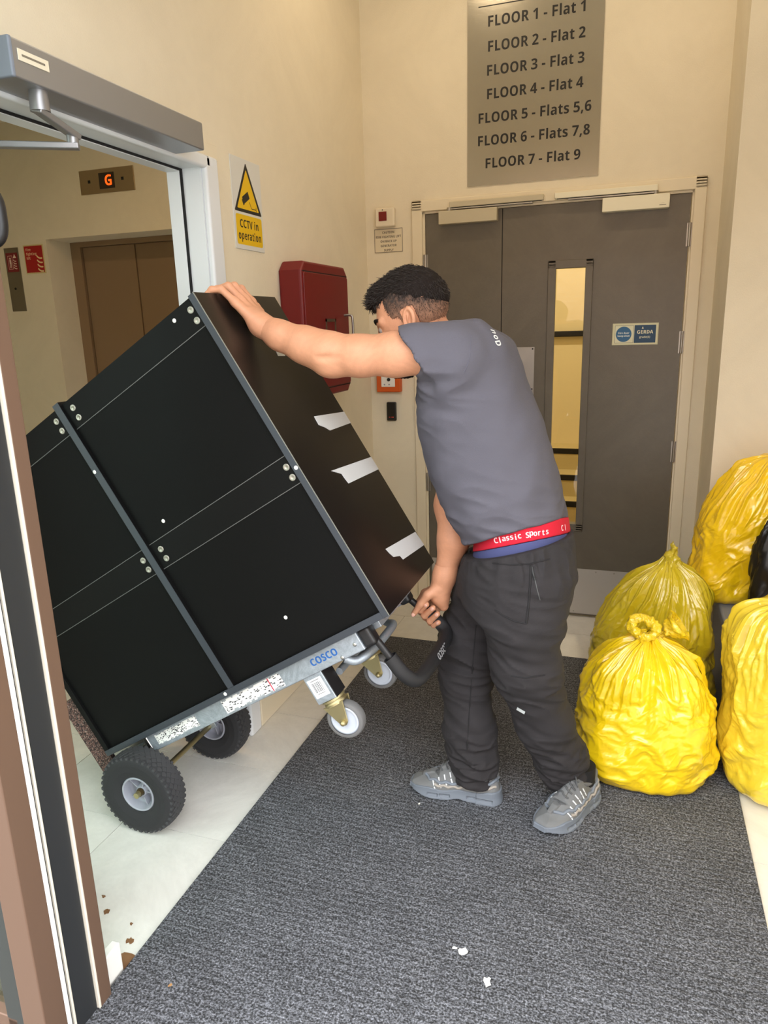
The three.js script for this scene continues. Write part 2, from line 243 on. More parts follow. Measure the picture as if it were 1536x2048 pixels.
    x.fillStyle = '#0b3d5e'; x.fillRect(246, 14, 250, h - 28); x.fillStyle = '#e2ddc0'; x.font = 'bold 58px sans-serif'; x.fillText('GERDA', 370, h / 2 - 4); x.font = 'bold 32px sans-serif'; x.fillText('grade(S)', 370, h / 2 + 48);
    x.beginPath(); x.moveTo(330, 58); x.lineTo(342, 30); x.lineTo(354, 58); x.fill();
  }, [0, 0, 0.0034]);
}
// stairwell behind the glazed slot
{
  const y = M(srgb(242, 228, 184), 0.6);
  for (const [n, g, l] of [['wall_stair_back', bx(-0.3, 2.2, 0, CEIL, -2.75, -2.6), 'yellow lit stairwell wall seen through the door glass'], ['wall_stair_left', bx(-0.45, -0.3, 0, CEIL, -2.75, -0.31), 'stairwell wall on the lift side'], ['wall_stair_right', bx(2.2, 2.35, 0, CEIL, -2.75, -0.12), 'stairwell wall on the far side from the lift'], ['wall_stair_front', bx(1.7, 2.2, 0, CEIL, -0.14, -0.12), 'stairwell side of the back wall']]) struct(n, g, y, l, 'wall');
  struct('ceiling_stair', bx(-0.45, 2.35, CEIL - 0.12, CEIL, -2.75, -0.12), wallWhite, 'stairwell ceiling', 'ceiling');
  struct('floor_stair', [bx(-0.45, 2.35, -0.12, 0, -2.75, -0.1)], M(srgb(180, 160, 110), 0.6), 'stairwell floor behind the grey door', 'floor');
  const st = grp('stair_flight', 'yellowish stairs with black nosings behind the door glass', 'stairs', [0.9, 0, -1.9]);
  [[0.17, -1.88, -2.1], [0.34, -2.07, -2.34], [0.51, -2.32, -2.6]].forEach(([h, z0, z1]) => {
    mesh('step', bx(-1.19, 1.29, h - 0.17, h, -0.7, z0 + 1.9), M(srgb(206, 190, 140), 0.6), st);
    mesh('nosing', bx(-1.19, 1.29, h - 0.04, h + 0.002, z0 + 1.9 - 0.02, z0 + 1.9 + 0.004), blackMatte, st);
  });
  const hr = mesh('handrail', [bx(-0.3, 2.2, 0, 0.045, 0, 0.05, 0.01)], blackMatte); hr.position.set(0, 1.405, -2.6); tag(hr, 'black handrail strip on the yellow stairwell wall', 'handrail');
}

// ------------------------------------------------------------------ signs and fittings on the walls
{ // brushed steel directory
  const s = grp('directory_sign', 'tall brushed steel sign listing floors and flats above the grey door', 'sign', [0.833, 2.167, 0]);
  mesh('plate', bx(-0.304, 0.304, 0, 1.03, 0, 0.004), M(srgb(176, 170, 154), 0.2, 0.55, { bumpMap: rep(grainT, [0.4, 40]), bumpScale: 0.00006 }), s);
  const ink = M(srgb(22, 21, 20), 0.5);
  const lines = [['FLOOR 1 - Flat 1', 974, 54, 1168], ['FLOOR 2 - Flat 2', 974, 104, 1168], ['FLOOR 3 - Flat 3', 972, 152, 1166], ['FLOOR 4 - Flat 4', 972, 199, 1164], ['FLOOR 5 - Flats 5,6', 955, 248, 1180], ['FLOOR 6 - Flats 7,8', 954, 293, 1177], ['FLOOR 7 - Flat 9', 969, 337, 1158]];
  for (const [t, u, v, u2] of lines) {
    const a = at(u, v, 'z', 0.004), b = at(u2, v - (u2 - u) * 0.115, 'z', 0.004); const g = text(t, 0.0435); const w = g.boundingBox.max.x - g.boundingBox.min.x; g.scale((b.x - a.x) / w, 1, 1); g.translate(a.x - 0.833, a.y - 2.167, 0.0042);
    mesh('lettering', g, ink, s);
  }
  const r = at(957, 15, 'z', 0.004); mesh('rule', bx(r.x - 0.833, 0.26, r.y - 2.167 - 0.002, r.y - 2.167 + 0.002, 0.004, 0.0048), ink, s);
}
{ // CCTV sign on the left wall
  const s = grp('cctv_sign', 'white and yellow CCTV in operation sign on the left wall', 'sign', [0, 1.804, 1.238]);
  mesh('plate', bx(0, 0.003, 0, 0.303, -0.105, 0.105, 0.001), M(srgb(222, 222, 216), 0.35), s);
  printed(s, 0.208, 0.301, 700, (x, w, h) => {
    x.fillStyle = '#d6d5ce'; x.fillRect(0, 0, w, h);
    const tri = (k, c) => { const cx = w * 0.5, cy = h * 0.405; const P = [[w * 0.5, h * 0.055], [w * 0.94, h * 0.575], [w * 0.06, h * 0.575]].map(([a, b]) => [cx + (a - cx) * k, cy + (b - cy) * k]); x.fillStyle = c; x.strokeStyle = c; x.lineJoin = 'round'; x.lineWidth = 24 * k; x.beginPath(); P.forEach((p, i) => i ? x.lineTo(...p) : x.moveTo(...p)); x.closePath(); x.fill(); x.stroke(); };
    tri(1, '#161616'); tri(0.80, '#e3b808');
    x.save(); x.translate(w * 0.45, h * 0.415); x.rotate(-0.5); x.fillStyle = '#1a1a16'; x.fillRect(-90, -42, 165, 84); x.fillRect(-112, -20, 30, 70); x.restore();
    x.strokeStyle = '#1a1a16'; x.lineWidth = 9; x.beginPath(); x.moveTo(w * 0.55, h * 0.455); x.lineTo(w * 0.62, h * 0.525); x.lineTo(w * 0.78, h * 0.525); x.moveTo(w * 0.78, h * 0.5); x.lineTo(w * 0.78, h * 0.555); x.stroke();
    x.fillStyle = '#e3b808'; x.beginPath(); x.roundRect(w * 0.05, h * 0.615, w * 0.9, h * 0.335, 34); x.fill();
    x.fillStyle = '#1b1b18'; x.font = 'bold 128px sans-serif'; x.textAlign = 'center'; x.fillText('CCTV in', w / 2, h * 0.76); x.fillText('operation', w / 2, h * 0.89, w * 0.8);
  }, [0.0034, 0.1515, 0], Math.PI / 2);
}
{ // red fire cabinet on the left wall
  const c = grp('fire_cabinet', 'dark red fire equipment cabinet on the left wall behind the black cabinet', 'fire cabinet', [0, 1.243, 0.787]);
  const W = 0.242, H = 0.54, D = 0.1, sh = new THREE.Shape(), k = 0.05;
  const loop = (s, w, h0, h1, q) => { s.moveTo(-w + q, h0); s.lineTo(w - q, h0); s.lineTo(w, h0 + q); s.lineTo(w, h1 - q); s.lineTo(w - q, h1); s.lineTo(-w + q, h1); s.lineTo(-w, h1 - q); s.lineTo(-w, h0 + q); s.closePath(); };
  loop(sh, W, 0, H, 0.035);
  const g = new THREE.ExtrudeGeometry(sh, { depth: D - 0.024, bevelEnabled: true, bevelThickness: 0.012, bevelSize: 0.010, bevelSegments: 3, bevelOffset: -0.010 }); g.translate(0, 0, 0.012); g.rotateY(Math.PI / 2);
  mesh('body', g, redPl, c);
  const ds = new THREE.Shape(); loop(ds, W - 0.016, 0.04, H - 0.045, 0.006);
  const dg = new THREE.ExtrudeGeometry(ds, { depth: 0.006, bevelEnabled: true, bevelThickness: 0.003, bevelSize: 0.003, bevelSegments: 2 }); dg.rotateY(Math.PI / 2); dg.translate(D - 0.004, 0, 0);
  const door = mesh('door', dg, redPl, c);
  mesh('groove', bx(D - 0.002, D + 0.0006, H - 0.041, H - 0.037, -W + 0.01, W - 0.01), blackMatte, c); mesh('groove', bx(D - 0.002, D + 0.0006, 0.031, 0.035, -W + 0.01, W - 0.01), blackMatte, c); mesh('slot', bx(D + 0.004, D + 0.0095, 0.075, 0.082, -W + 0.02, -W + 0.055), blackMatte, door);
  const br = M(srgb(120, 104, 84), 0.4, 0.8);
  mesh('window_frame', [bx(D + 0.004, D + 0.009, 0.14, 0.32, 0.03, 0.038), bx(D + 0.004, D + 0.009, 0.14, 0.32, -0.068, -0.06), bx(D + 0.004, D + 0.009, 0.308, 0.32, -0.068, 0.038), bx(D + 0.004, D + 0.009, 0.14, 0.15, -0.068, 0.038)], br, door);
  mesh('pull_bar', tube([V(D + 0.004, 0.335, -0.175), V(D + 0.03, 0.335, -0.178), V(D + 0.042, 0.32, -0.18), V(D + 0.042, 0.22, -0.18), V(D + 0.042, 0.12, -0.18), V(D + 0.03, 0.105, -0.178), V(D + 0.004, 0.105, -0.175)], 0.0055, 60), steel, door);
}
{ // alarm indicator, notice, call point, reader on the back wall
  const a = grp('alarm_indicator', 'cream box with a dark red indicator window on the back wall', 'alarm box', [0.112, 2.012, 0]);
  mesh('housing', bx(-0.051, 0.051, 0, 0.09, 0, 0.034, 0.008), M(srgb(226, 214, 190), 0.45), a); mesh('lens', bx(-0.03, 0.012, 0.028, 0.072, 0.034, 0.037, 0.002), M(srgb(116, 12, 14), 0.25), a); mesh('led', new THREE.SphereGeometry(0.003, 12, 8).translate(-0.01, 0.08, 0.034), blackMatte, a);
  const n = grp('caution_notice', 'small white caution notice about the fire fighting lift', 'notice', [0.12, 1.892, 0]);
  mesh('plate', bx(-0.076, 0.076, 0, 0.115, 0, 0.002), M(srgb(214, 204, 184), 0.5), n);
  printed(n, 0.151, 0.114, 512, (x, w, h) => { x.fillStyle = '#dccfb4'; x.fillRect(0, 0, w, h); x.strokeStyle = '#5a5048'; x.lineWidth = 8; x.strokeRect(5, 5, w - 10, h - 10); x.fillStyle = '#4a4038'; x.font = 'bold 50px sans-serif'; x.textAlign = 'center'; ['CAUTION', 'FIRE FIGHTING LIFT', 'ON BACK UP', 'GENERATOR', 'SUPPLY'].forEach((t, i) => x.fillText(t, w / 2, 78 + i * 72, w * 0.9)); }, [0, 0.0575, 0.0024]);
  const p = grp('call_point', 'orange box with a white face under the man\'s beard on the back wall', 'call point', [0.111, 1.187, 0]);
  mesh('housing', bx(-0.066, 0.066, 0, 0.118, 0, 0.04, 0.005), M(srgb(206, 88, 20), 0.45), p); mesh('face', bx(-0.038, 0.038, 0.028, 0.1, 0.04, 0.043, 0.002), whitePl, p);
  mesh('button', new THREE.CylinderGeometry(0.009, 0.009, 0.004, 20).rotateX(Math.PI / 2).translate(0.004, 0.066, 0.0445), blackMatte, p);
  for (const [x, y] of [[-0.02, 0.04], [0.006, 0.04], [0.004, 0.088]]) mesh('key_mark', new THREE.CylinderGeometry(0.0045, 0.0045, 0.002, 12).rotateX(Math.PI / 2).translate(x, y, 0.0435), greyPl, p);
  const r = grp('card_reader', 'small black door card reader with red lights on the back wall', 'card reader', [0.117, 1.032, 0]);
  mesh('housing', bx(-0.026, 0.026, 0, 0.1, 0, 0.022, 0.006), M(srgb(18, 18, 18), 0.3), r);
  for (const x of [-0.01, 0, 0.01]) mesh('led', new THREE.SphereGeometry(0.0022, 10, 8).translate(x, 0.02, 0.022), new THREE.MeshStandardMaterial({ color: 0x400808, emissive: srgb(255, 80, 60), emissiveIntensity: x > 0 ? 1.2 : 0.5 }), r);
}
{ // powered door operator over the lobby doorway
  const o = grp('door_operator', 'silver powered door operator bar with folding arm over the lobby doorway', 'door operator', [0, 2.035, 2.04]);
  mesh('body', bx(0.0, 0.12, 0, 0.074, -0.35, 0.352, 0.004), alu, o);
  mesh('end_cap', bx(-0.0, 0.1215, -0.001, 0.075, 0.345, 0.356, 0.004), M(srgb(120, 128, 140), 0.5), o);
  const lab = mesh('label_plate', bx(0.12, 0.1222, 0.034, 0.056, 0.25, 0.335, 0.001), M(srgb(220, 212, 190), 0.5), o); mesh('slot', bx(0.122, 0.1228, 0.043, 0.047, 0.262, 0.325), M(srgb(120, 112, 98), 0.5), lab);
  const arm = M(srgb(150, 150, 152), 0.4, 0.7), pv = at(78, 200, 'y', 2.018).sub(V(0, 2.035, 2.04)), el = at(146, 285, 'y', 1.955).sub(V(0, 2.035, 2.04));
  mesh('pivot', cyl(V(pv.x, 0.002, pv.z), V(pv.x, -0.04, pv.z), 0.019, 0.021), arm, o); mesh('elbow', cyl(V(el.x, el.y - 0.012, el.z), V(el.x, el.y + 0.022, el.z), 0.013), arm, o);
  const link = (a, b, w, h) => { const d = V().subVectors(b, a), g = new RoundedBoxGeometry(d.length() + w, h, w, 2, 0.003); g.applyQuaternion(new THREE.Quaternion().setFromUnitVectors(V(1, 0, 0), d.normalize())); g.translate((a.x + b.x) / 2, (a.y + b.y) / 2, (a.z + b.z) / 2); return g; };
  mesh('arm', link(V(pv.x, -0.04, pv.z), V(el.x, el.y + 0.018, el.z), 0.03, 0.014), arm, o);
  const e2 = at(-60, 290, 'y', 1.945).sub(V(0, 2.035, 2.04)); mesh('arm', link(V(el.x, el.y - 0.008, el.z), V(e2.x, el.y - 0.008, e2.z), 0.026, 0.014), arm, o);
}
{ // lift: doors, surround, indicator, signs
  const l = grp('lift_door', 'brown steel sliding lift doors in the lobby recess', 'lift door', [-1.54, 0, -0.2]);
  const br = M(srgb(152, 128, 102), 0.42, 0.4, { bumpMap: rep(grainT, [0.5, 20]), bumpScale: 0.0003 });
  mesh('jamb', [bx(-0.513, -0.44, 0, 2.09, -0.1, 0.0), bx(-0.44, 0.52, 2.06, 2.09, -0.1, 0.0), bx(0.44, 0.52, 0, 2.06, -0.1, 0.0)], br, l);
  mesh('door_panel', bx(-0.436, -0.05, 0, 2.058, -0.08, -0.02), br, l); mesh('door_panel', bx(-0.047, 0.44, 0, 2.058, -0.08, -0.028), br, l);
  const g0 = at(160, 345, 'z', 0), g1 = at(270, 382, 'z', 0);
  const i = grp('lift_indicator', 'steel lift floor indicator showing an orange letter G', 'indicator', [(g0.x + g1.x) / 2, 2.312, 0]);
  mesh('plate', bx(-0.187, 0.187, 0, 0.128, 0, 0.006, 0.002), M(srgb(176, 156, 124), 0.35, 0.85), i);
  mesh('display', bx(-0.05, 0.055, 0.022, 0.106, 0.006, 0.008), M(srgb(50, 42, 34), 0.3), i);
  const G = text('G', 0.055, 0.001); G.translate(-0.012, 0.038, 0.009); mesh('letter', G, new THREE.MeshStandardMaterial({ color: 0x401000, emissive: srgb(255, 90, 20), emissiveIntensity: 1.6 }), i);
  for (const x of [-0.12, 0.11]) mesh('screw', bx(x - 0.008, x + 0.008, 0.058, 0.074, 0.006, 0.008), blackMatte, i);
  const k0 = at(8, 497, 'z', 0), k1 = at(54, 622, 'z', 0);
  const k = grp('key_switch_plate', 'steel fire lift key switch plate with a red pictogram', 'switch plate', [(k0.x + k1.x) / 2, k1.y, 0]); const kh = k0.y - k1.y;
  mesh('plate', bx(-0.055, 0.055, 0, kh, 0, 0.004, 0.001), M(srgb(128, 120, 104), 0.4, 0.8), k);
  mesh('key_hole', new THREE.CylinderGeometry(0.007, 0.007, 0.004, 16).rotateX(Math.PI / 2).translate(-0.005, kh * 0.36, 0.005), blackMatte, k);
  const flames = (x, cx, y0, s, c) => { x.strokeStyle = c; x.lineWidth = 16 * s; x.lineCap = 'round'; for (let q = 0; q < 4; q++) { x.beginPath(); x.moveTo(cx - 34 * s, y0 + q * 46 * s); x.quadraticCurveTo(cx - 12 * s, y0 + q * 46 * s + 30 * s, cx + 30 * s, y0 + q * 46 * s + 26 * s); x.stroke(); } };
  printed(k, 0.09, 0.112, 256, (x, w, h) => { x.fillStyle = '#7d1420'; x.fillRect(0, 0, w, h); x.strokeStyle = '#dcb8a8'; x.lineWidth = 7; x.strokeRect(40, 50, 92, 220); x.fillStyle = '#e8d0c0'; x.beginPath(); x.arc(86, 96, 18, 0, 7); x.fill(); x.fillRect(66, 116, 40, 70); x.fillRect(68, 180, 14, 70); x.fillRect(90, 180, 14, 70); x.beginPath(); x.moveTo(150, 90); x.lineTo(190, 20); x.lineTo(226, 90); x.fill(); flames(x, 186, 120, 0.9, '#e8d0c0'); }, [0, kh - 0.085, 0.0046]);
  const f0 = at(46, 491, 'z', 0), f1 = at(93, 546, 'z', 0);
  const f = grp('fire_lift_sign', 'red fire fighting lift sign with a cream border in the lobby', 'sign', [(f0.x + f1.x) / 2, f1.y, 0]); const fw = (f1.x - f0.x) / 2, fh = f0.y - f1.y;
  mesh('plate', bx(-fw, fw, 0, fh, 0, 0.003), M(srgb(212, 196, 140), 0.5), f);
  printed(f, fw * 2 - 0.012, fh - 0.014, 256, (x, w, h) => { x.fillStyle = '#a80c12'; x.fillRect(0, 0, w, h); x.fillStyle = '#e8c8a0'; x.font = 'bold 40px sans-serif'; x.fillText('Fire', 20, 52); x.fillText('fighting', 20, 98); x.fillText('lift', 20, 144); flames(x, 205, 110, 1.0, '#ecd8a0'); }, [0, fh / 2, 0.0035]);
}

// ------------------------------------------------------------------ entrance mat
{
  const mt = dataTex(1024, (i, j) => { const rib = 0.5 + 0.5 * Math.cos(j / 1024 * Math.PI * 2 * 44 + 1.2 * N3(i / 60, j / 60, 3)); const f = rnd(), g = rnd(); const n = 0.5 + 0.75 * N3(i / 6.3, j / 5.1, 2.2) + 0.55 * N3(i / 3.1, j / 2.7, 9); let v = 38 + 122 * clamp(n * 0.8 + 0.3 * (f - 0.5)) - 13 * (1 - rib); if (g > 0.97) v += 40; v += 8 * N3(i / 130, j / 130, 8); return [clamp(v * 0.98, 8, 230), clamp(v, 8, 230), clamp(v * 1.05, 8, 235)]; });
  const mb = dataTex(1024, (i, j) => 110 + 40 * Math.cos(j / 1024 * Math.PI * 2 * 44 + 1.2 * N3(i / 60, j / 60, 3)) + 70 * N3(i / 6.3, j / 5.1, 2.2) + 60 * (rnd() - 0.5), false);
  const m = mesh('entrance_mat', bx(0.233, 1.741, 0, 0.011, 0.52, 2.9, 0.004), M(0xffffff, 0.95, 0, { map: rep(mt, 1 / 0.9), bumpMap: rep(mb, 1 / 0.9), bumpScale: 0.004 }));
  tag(m, 'large charcoal grey ribbed entrance mat speckled with lighter fibres', 'mat');
}
// scraps on mat and floor
function scrap(name, u, v, y, r, mat, label, cat, group, curl = 0.3) {
  const p = at(u, v, 'y', y), n = 11, sh = new THREE.Shape(); for (let i = 0; i < n; i++) { const a = i / n * 6.283, q = r * (0.45 + 0.75 * rnd()); i ? sh.lineTo(q * Math.cos(a) * 1.4, q * Math.sin(a)) : sh.moveTo(q * Math.cos(a) * 1.4, q * Math.sin(a)); } sh.closePath();
  const g = new THREE.ExtrudeGeometry(sh, { depth: 0.0008, bevelEnabled: false }); g.rotateX(-Math.PI / 2); const P = g.attributes.position; for (let i = 0; i < P.count; i++) P.setY(i, P.getY(i) + curl * r * Math.abs(N3(P.getX(i) * 90, P.getZ(i) * 90, r * 900))); g.computeVertexNormals();
  const m = mesh(name, g, mat); m.position.set(p.x, y + 0.0004, p.z); m.rotation.y = rnd() * 6; return tag(m, label, cat, group);
}
{
  const pap = M(srgb(232, 232, 222), 0.8), leaf = M(srgb(126, 90, 58), 0.8);
  scrap('paper_scrap', 925, 1903, 0.011, 0.011, pap, 'white paper scrap on the mat with a smaller scrap beside it', 'scrap'); scrap('paper_scrap', 909, 1896, 0.011, 0.005, pap, 'tiny white paper scrap beside a larger one on the mat', 'scrap'); scrap('paper_scrap', 974, 1964, 0.011, 0.011, pap, 'white elongated paper scrap alone on the mat', 'scrap'); scrap('paper_scrap', 838, 1608, 0.011, 0.004, pap, 'white crumb on the mat under the toe of the grey shoe', 'scrap');
  const L = 'dry brown leaf fragment on the pale floor beside the entrance frame', G = 'leaf fragments by the entrance frame';
  for (const [u, v, r] of [[207, 1793, 0.005], [260, 1882, 0.009], [263, 1848, 0.004], [213, 1824, 0.008]]) scrap('leaf_fragment', u, v, 0, r, leaf, L, 'leaf', G, 0.15);
  for (const [u, v, r] of [[248, 1922, 0.024], [240, 1935, 0.014], [256, 1930, 0.012]]) scrap('trodden_leaf', u, v, 0, r, leaf, 'brown trodden leaf lying against the mat edge by the white block', 'leaf', 'trodden leaves at the mat edge', 0.12);
  scrap('leaf_crumb', 341, 1971, 0.011, 0.004, M(srgb(170, 130, 84), 0.8), 'tan leaf crumb on the mat near its left edge', 'leaf');
}

// ------------------------------------------------------------------ black cabinet on the trolley (both turned 31.3 degrees about z)
const TH = 31.3 * Math.PI / 180, CABZ = 2.05, CD = 0.45, CW = 1.147, CH = 0.968;
{
  const c = grp('black_cabinet', 'large black panelled cabinet tilted on a trolley with white tape strips', 'cabinet', [-0.206, 0.199, CABZ]); c.rotation.z = TH; c.updateMatrixWorld(true);
  const blk = M(srgb(15, 15, 15), 0.5, 0, { specularIntensity: 0.25, bumpMap: rep(grainT, [6, 2]), bumpScale: 0.0002 }), face = M(srgb(20, 17, 16), 0.3, 0, { specularIntensity: 0.7, bumpMap: rep(grainT, [1, 5]), bumpScale: 0.0001 }), edge = M(srgb(52, 57, 64), 0.4), inner = M(srgb(14, 14, 14), 0.5, 0, { specularIntensity: 0.2, bumpMap: rep(grainT, [5, 2]), bumpScale: 0.0002 });
  mesh('end_panel', bx(CW - 0.02, CW, 0, CH, -CD, 0, 0.001), face, c);
  mesh('end_panel', bx(0, 0.02, 0.02, CH - 0.003, -CD, -0.001, 0.001), blk, c);
  mesh('base_panel', bx(0, CW - 0.02, 0, 0.02, -CD, 0, 0.001), blk, c);
  mesh('top_panel', bx(0, CW - 0.02, CH - 0.021, CH - 0.001, -CD, -0.022, 0.001), blk, c);
  mesh('rear_panel', bx(0.02, CW - 0.02, 0.02, CH - 0.02, -CD, -CD + 0.01), blk, c);
  mesh('edge_strip', bx(CW - 0.0195, CW - 0.0005, 0.001, CH - 0.001, -0.002, 0.0012), edge, c);
  mesh('edge_strip', bx(0.002, CW - 0.02, 0.0005, 0.0195, -0.002, 0.0012), edge, c);
  mesh('edge_piping', bx(CW - 0.0014, CW + 0.0004, 0, CH, -0.001, 0.0016), M(srgb(120, 120, 112), 0.5), c);
  const dv = mesh('divider', bx(0.568, 0.592, 0.02, CH + 0.008, -CD, 0.001, 0.001), blk, c); mesh('edge_strip', bx(0.5685, 0.5915, 0.02, CH + 0.007, 0, 0.0022), edge, dv);
  const bolt = new THREE.LatheGeometry([[0, 0.001], [0.003, 0.001], [0.0035, 0.0025], [0.008, 0.003], [0.0095, 0.002], [0.0095, 0]].map(p => new THREE.Vector2(...p)), 20).rotateX(Math.PI / 2);
  const boltM = M(srgb(176, 172, 162), 0.35, 0.8);
  for (const [x0, x1] of [[0.02, 0.568], [0.592, CW - 0.02]]) {
    for (const [y0, y1] of [[0.886, 0.966], [0.416, 0.495]]) {
      const r = mesh('rail', bx(x0, x1, y0, y1, -0.026, -0.008, 0.0012), blk, c);
      for (const bxp of (x0 < 0.1 ? [0.545, 0.045] : [0.622, 1.11])) for (const dy of [0.27, 0.66]) { const b = mesh('cam_bolt', bolt, boltM, r); b.position.set(bxp, y0 + (y1 - y0) * dy, -0.0085); b.rotation.z = rnd() * 3; }
    }
    mesh('infill_panel', bx(x0, x1, 0.4965, 0.8845, -0.027, -0.0105), inner, c); mesh('infill_panel', bx(x0, x1, 0.02, 0.4145, -0.027, -0.0105), inner, c);
    for (const y of [0.8853, 0.4957, 0.4153]) mesh('joint_strip', bx(x0, x1, y - 0.0011, y + 0.0011, -0.012, -0.0088), M(srgb(92, 92, 90), 0.5), c);
  }
  const capG = new THREE.SphereGeometry(0.0058, 14, 8).scale(1, 1, 0.4), capM = M(srgb(226, 226, 220), 0.5);
  for (const [x, y, z] of [[1.052, 0.945, -0.008], [0.574, 0.755, 0.002], [0.68, 0.531, -0.01], [0.862, 0.123, -0.01], [1.138, 0.453, 0.0012], [0.549, 0.01, 0.0012]]) { const b = mesh('white_cap', capG, capM, c); b.position.set(x, y, z); }
  // tape on the end panel
  const inv = c.matrixWorld.clone().invert(), nB = V(Math.cos(TH), Math.sin(TH), 0), pB = V(CW, 0, 0).applyMatrix4(c.matrixWorld);
  const onB = (u, v) => { const d = rayOf(u, v), t = pB.clone().sub(CAM).dot(nB) / d.dot(nB); return CAM.clone().addScaledVector(d, t).applyMatrix4(inv); };
  const tapeM = M(srgb(206, 208, 208), 0.55, 0, { bumpMap: rep(grainT, 14), bumpScale: 0.0008 });
  for (const poly of [[[628, 833], [690, 823], [704, 845], [660, 861], [650, 855], [637, 850]], [[662, 942], [742, 914], [758, 938], [697, 967], [690, 958], [683, 948]], [[771, 1098], [830, 1064], [848, 1090], [806, 1119], [800, 1112], [787, 1114], [779, 1107]], [[545, 688], [566, 690], [570, 712], [556, 712]]]) {
    const L = poly.map(p => onB(...p)); const sh = new THREE.Shape(); L.forEach((p, i) => { const z = clamp(p.z, -CD, 0); i ? sh.lineTo(-z, p.y) : sh.moveTo(-z, p.y); }); sh.closePath();
    const g = new THREE.ExtrudeGeometry(sh, { depth: 0.0012, bevelEnabled: false }); g.rotateY(Math.PI / 2); g.translate(CW, 0, 0); mesh('tape_strip', g, tapeM, c);
  }
}
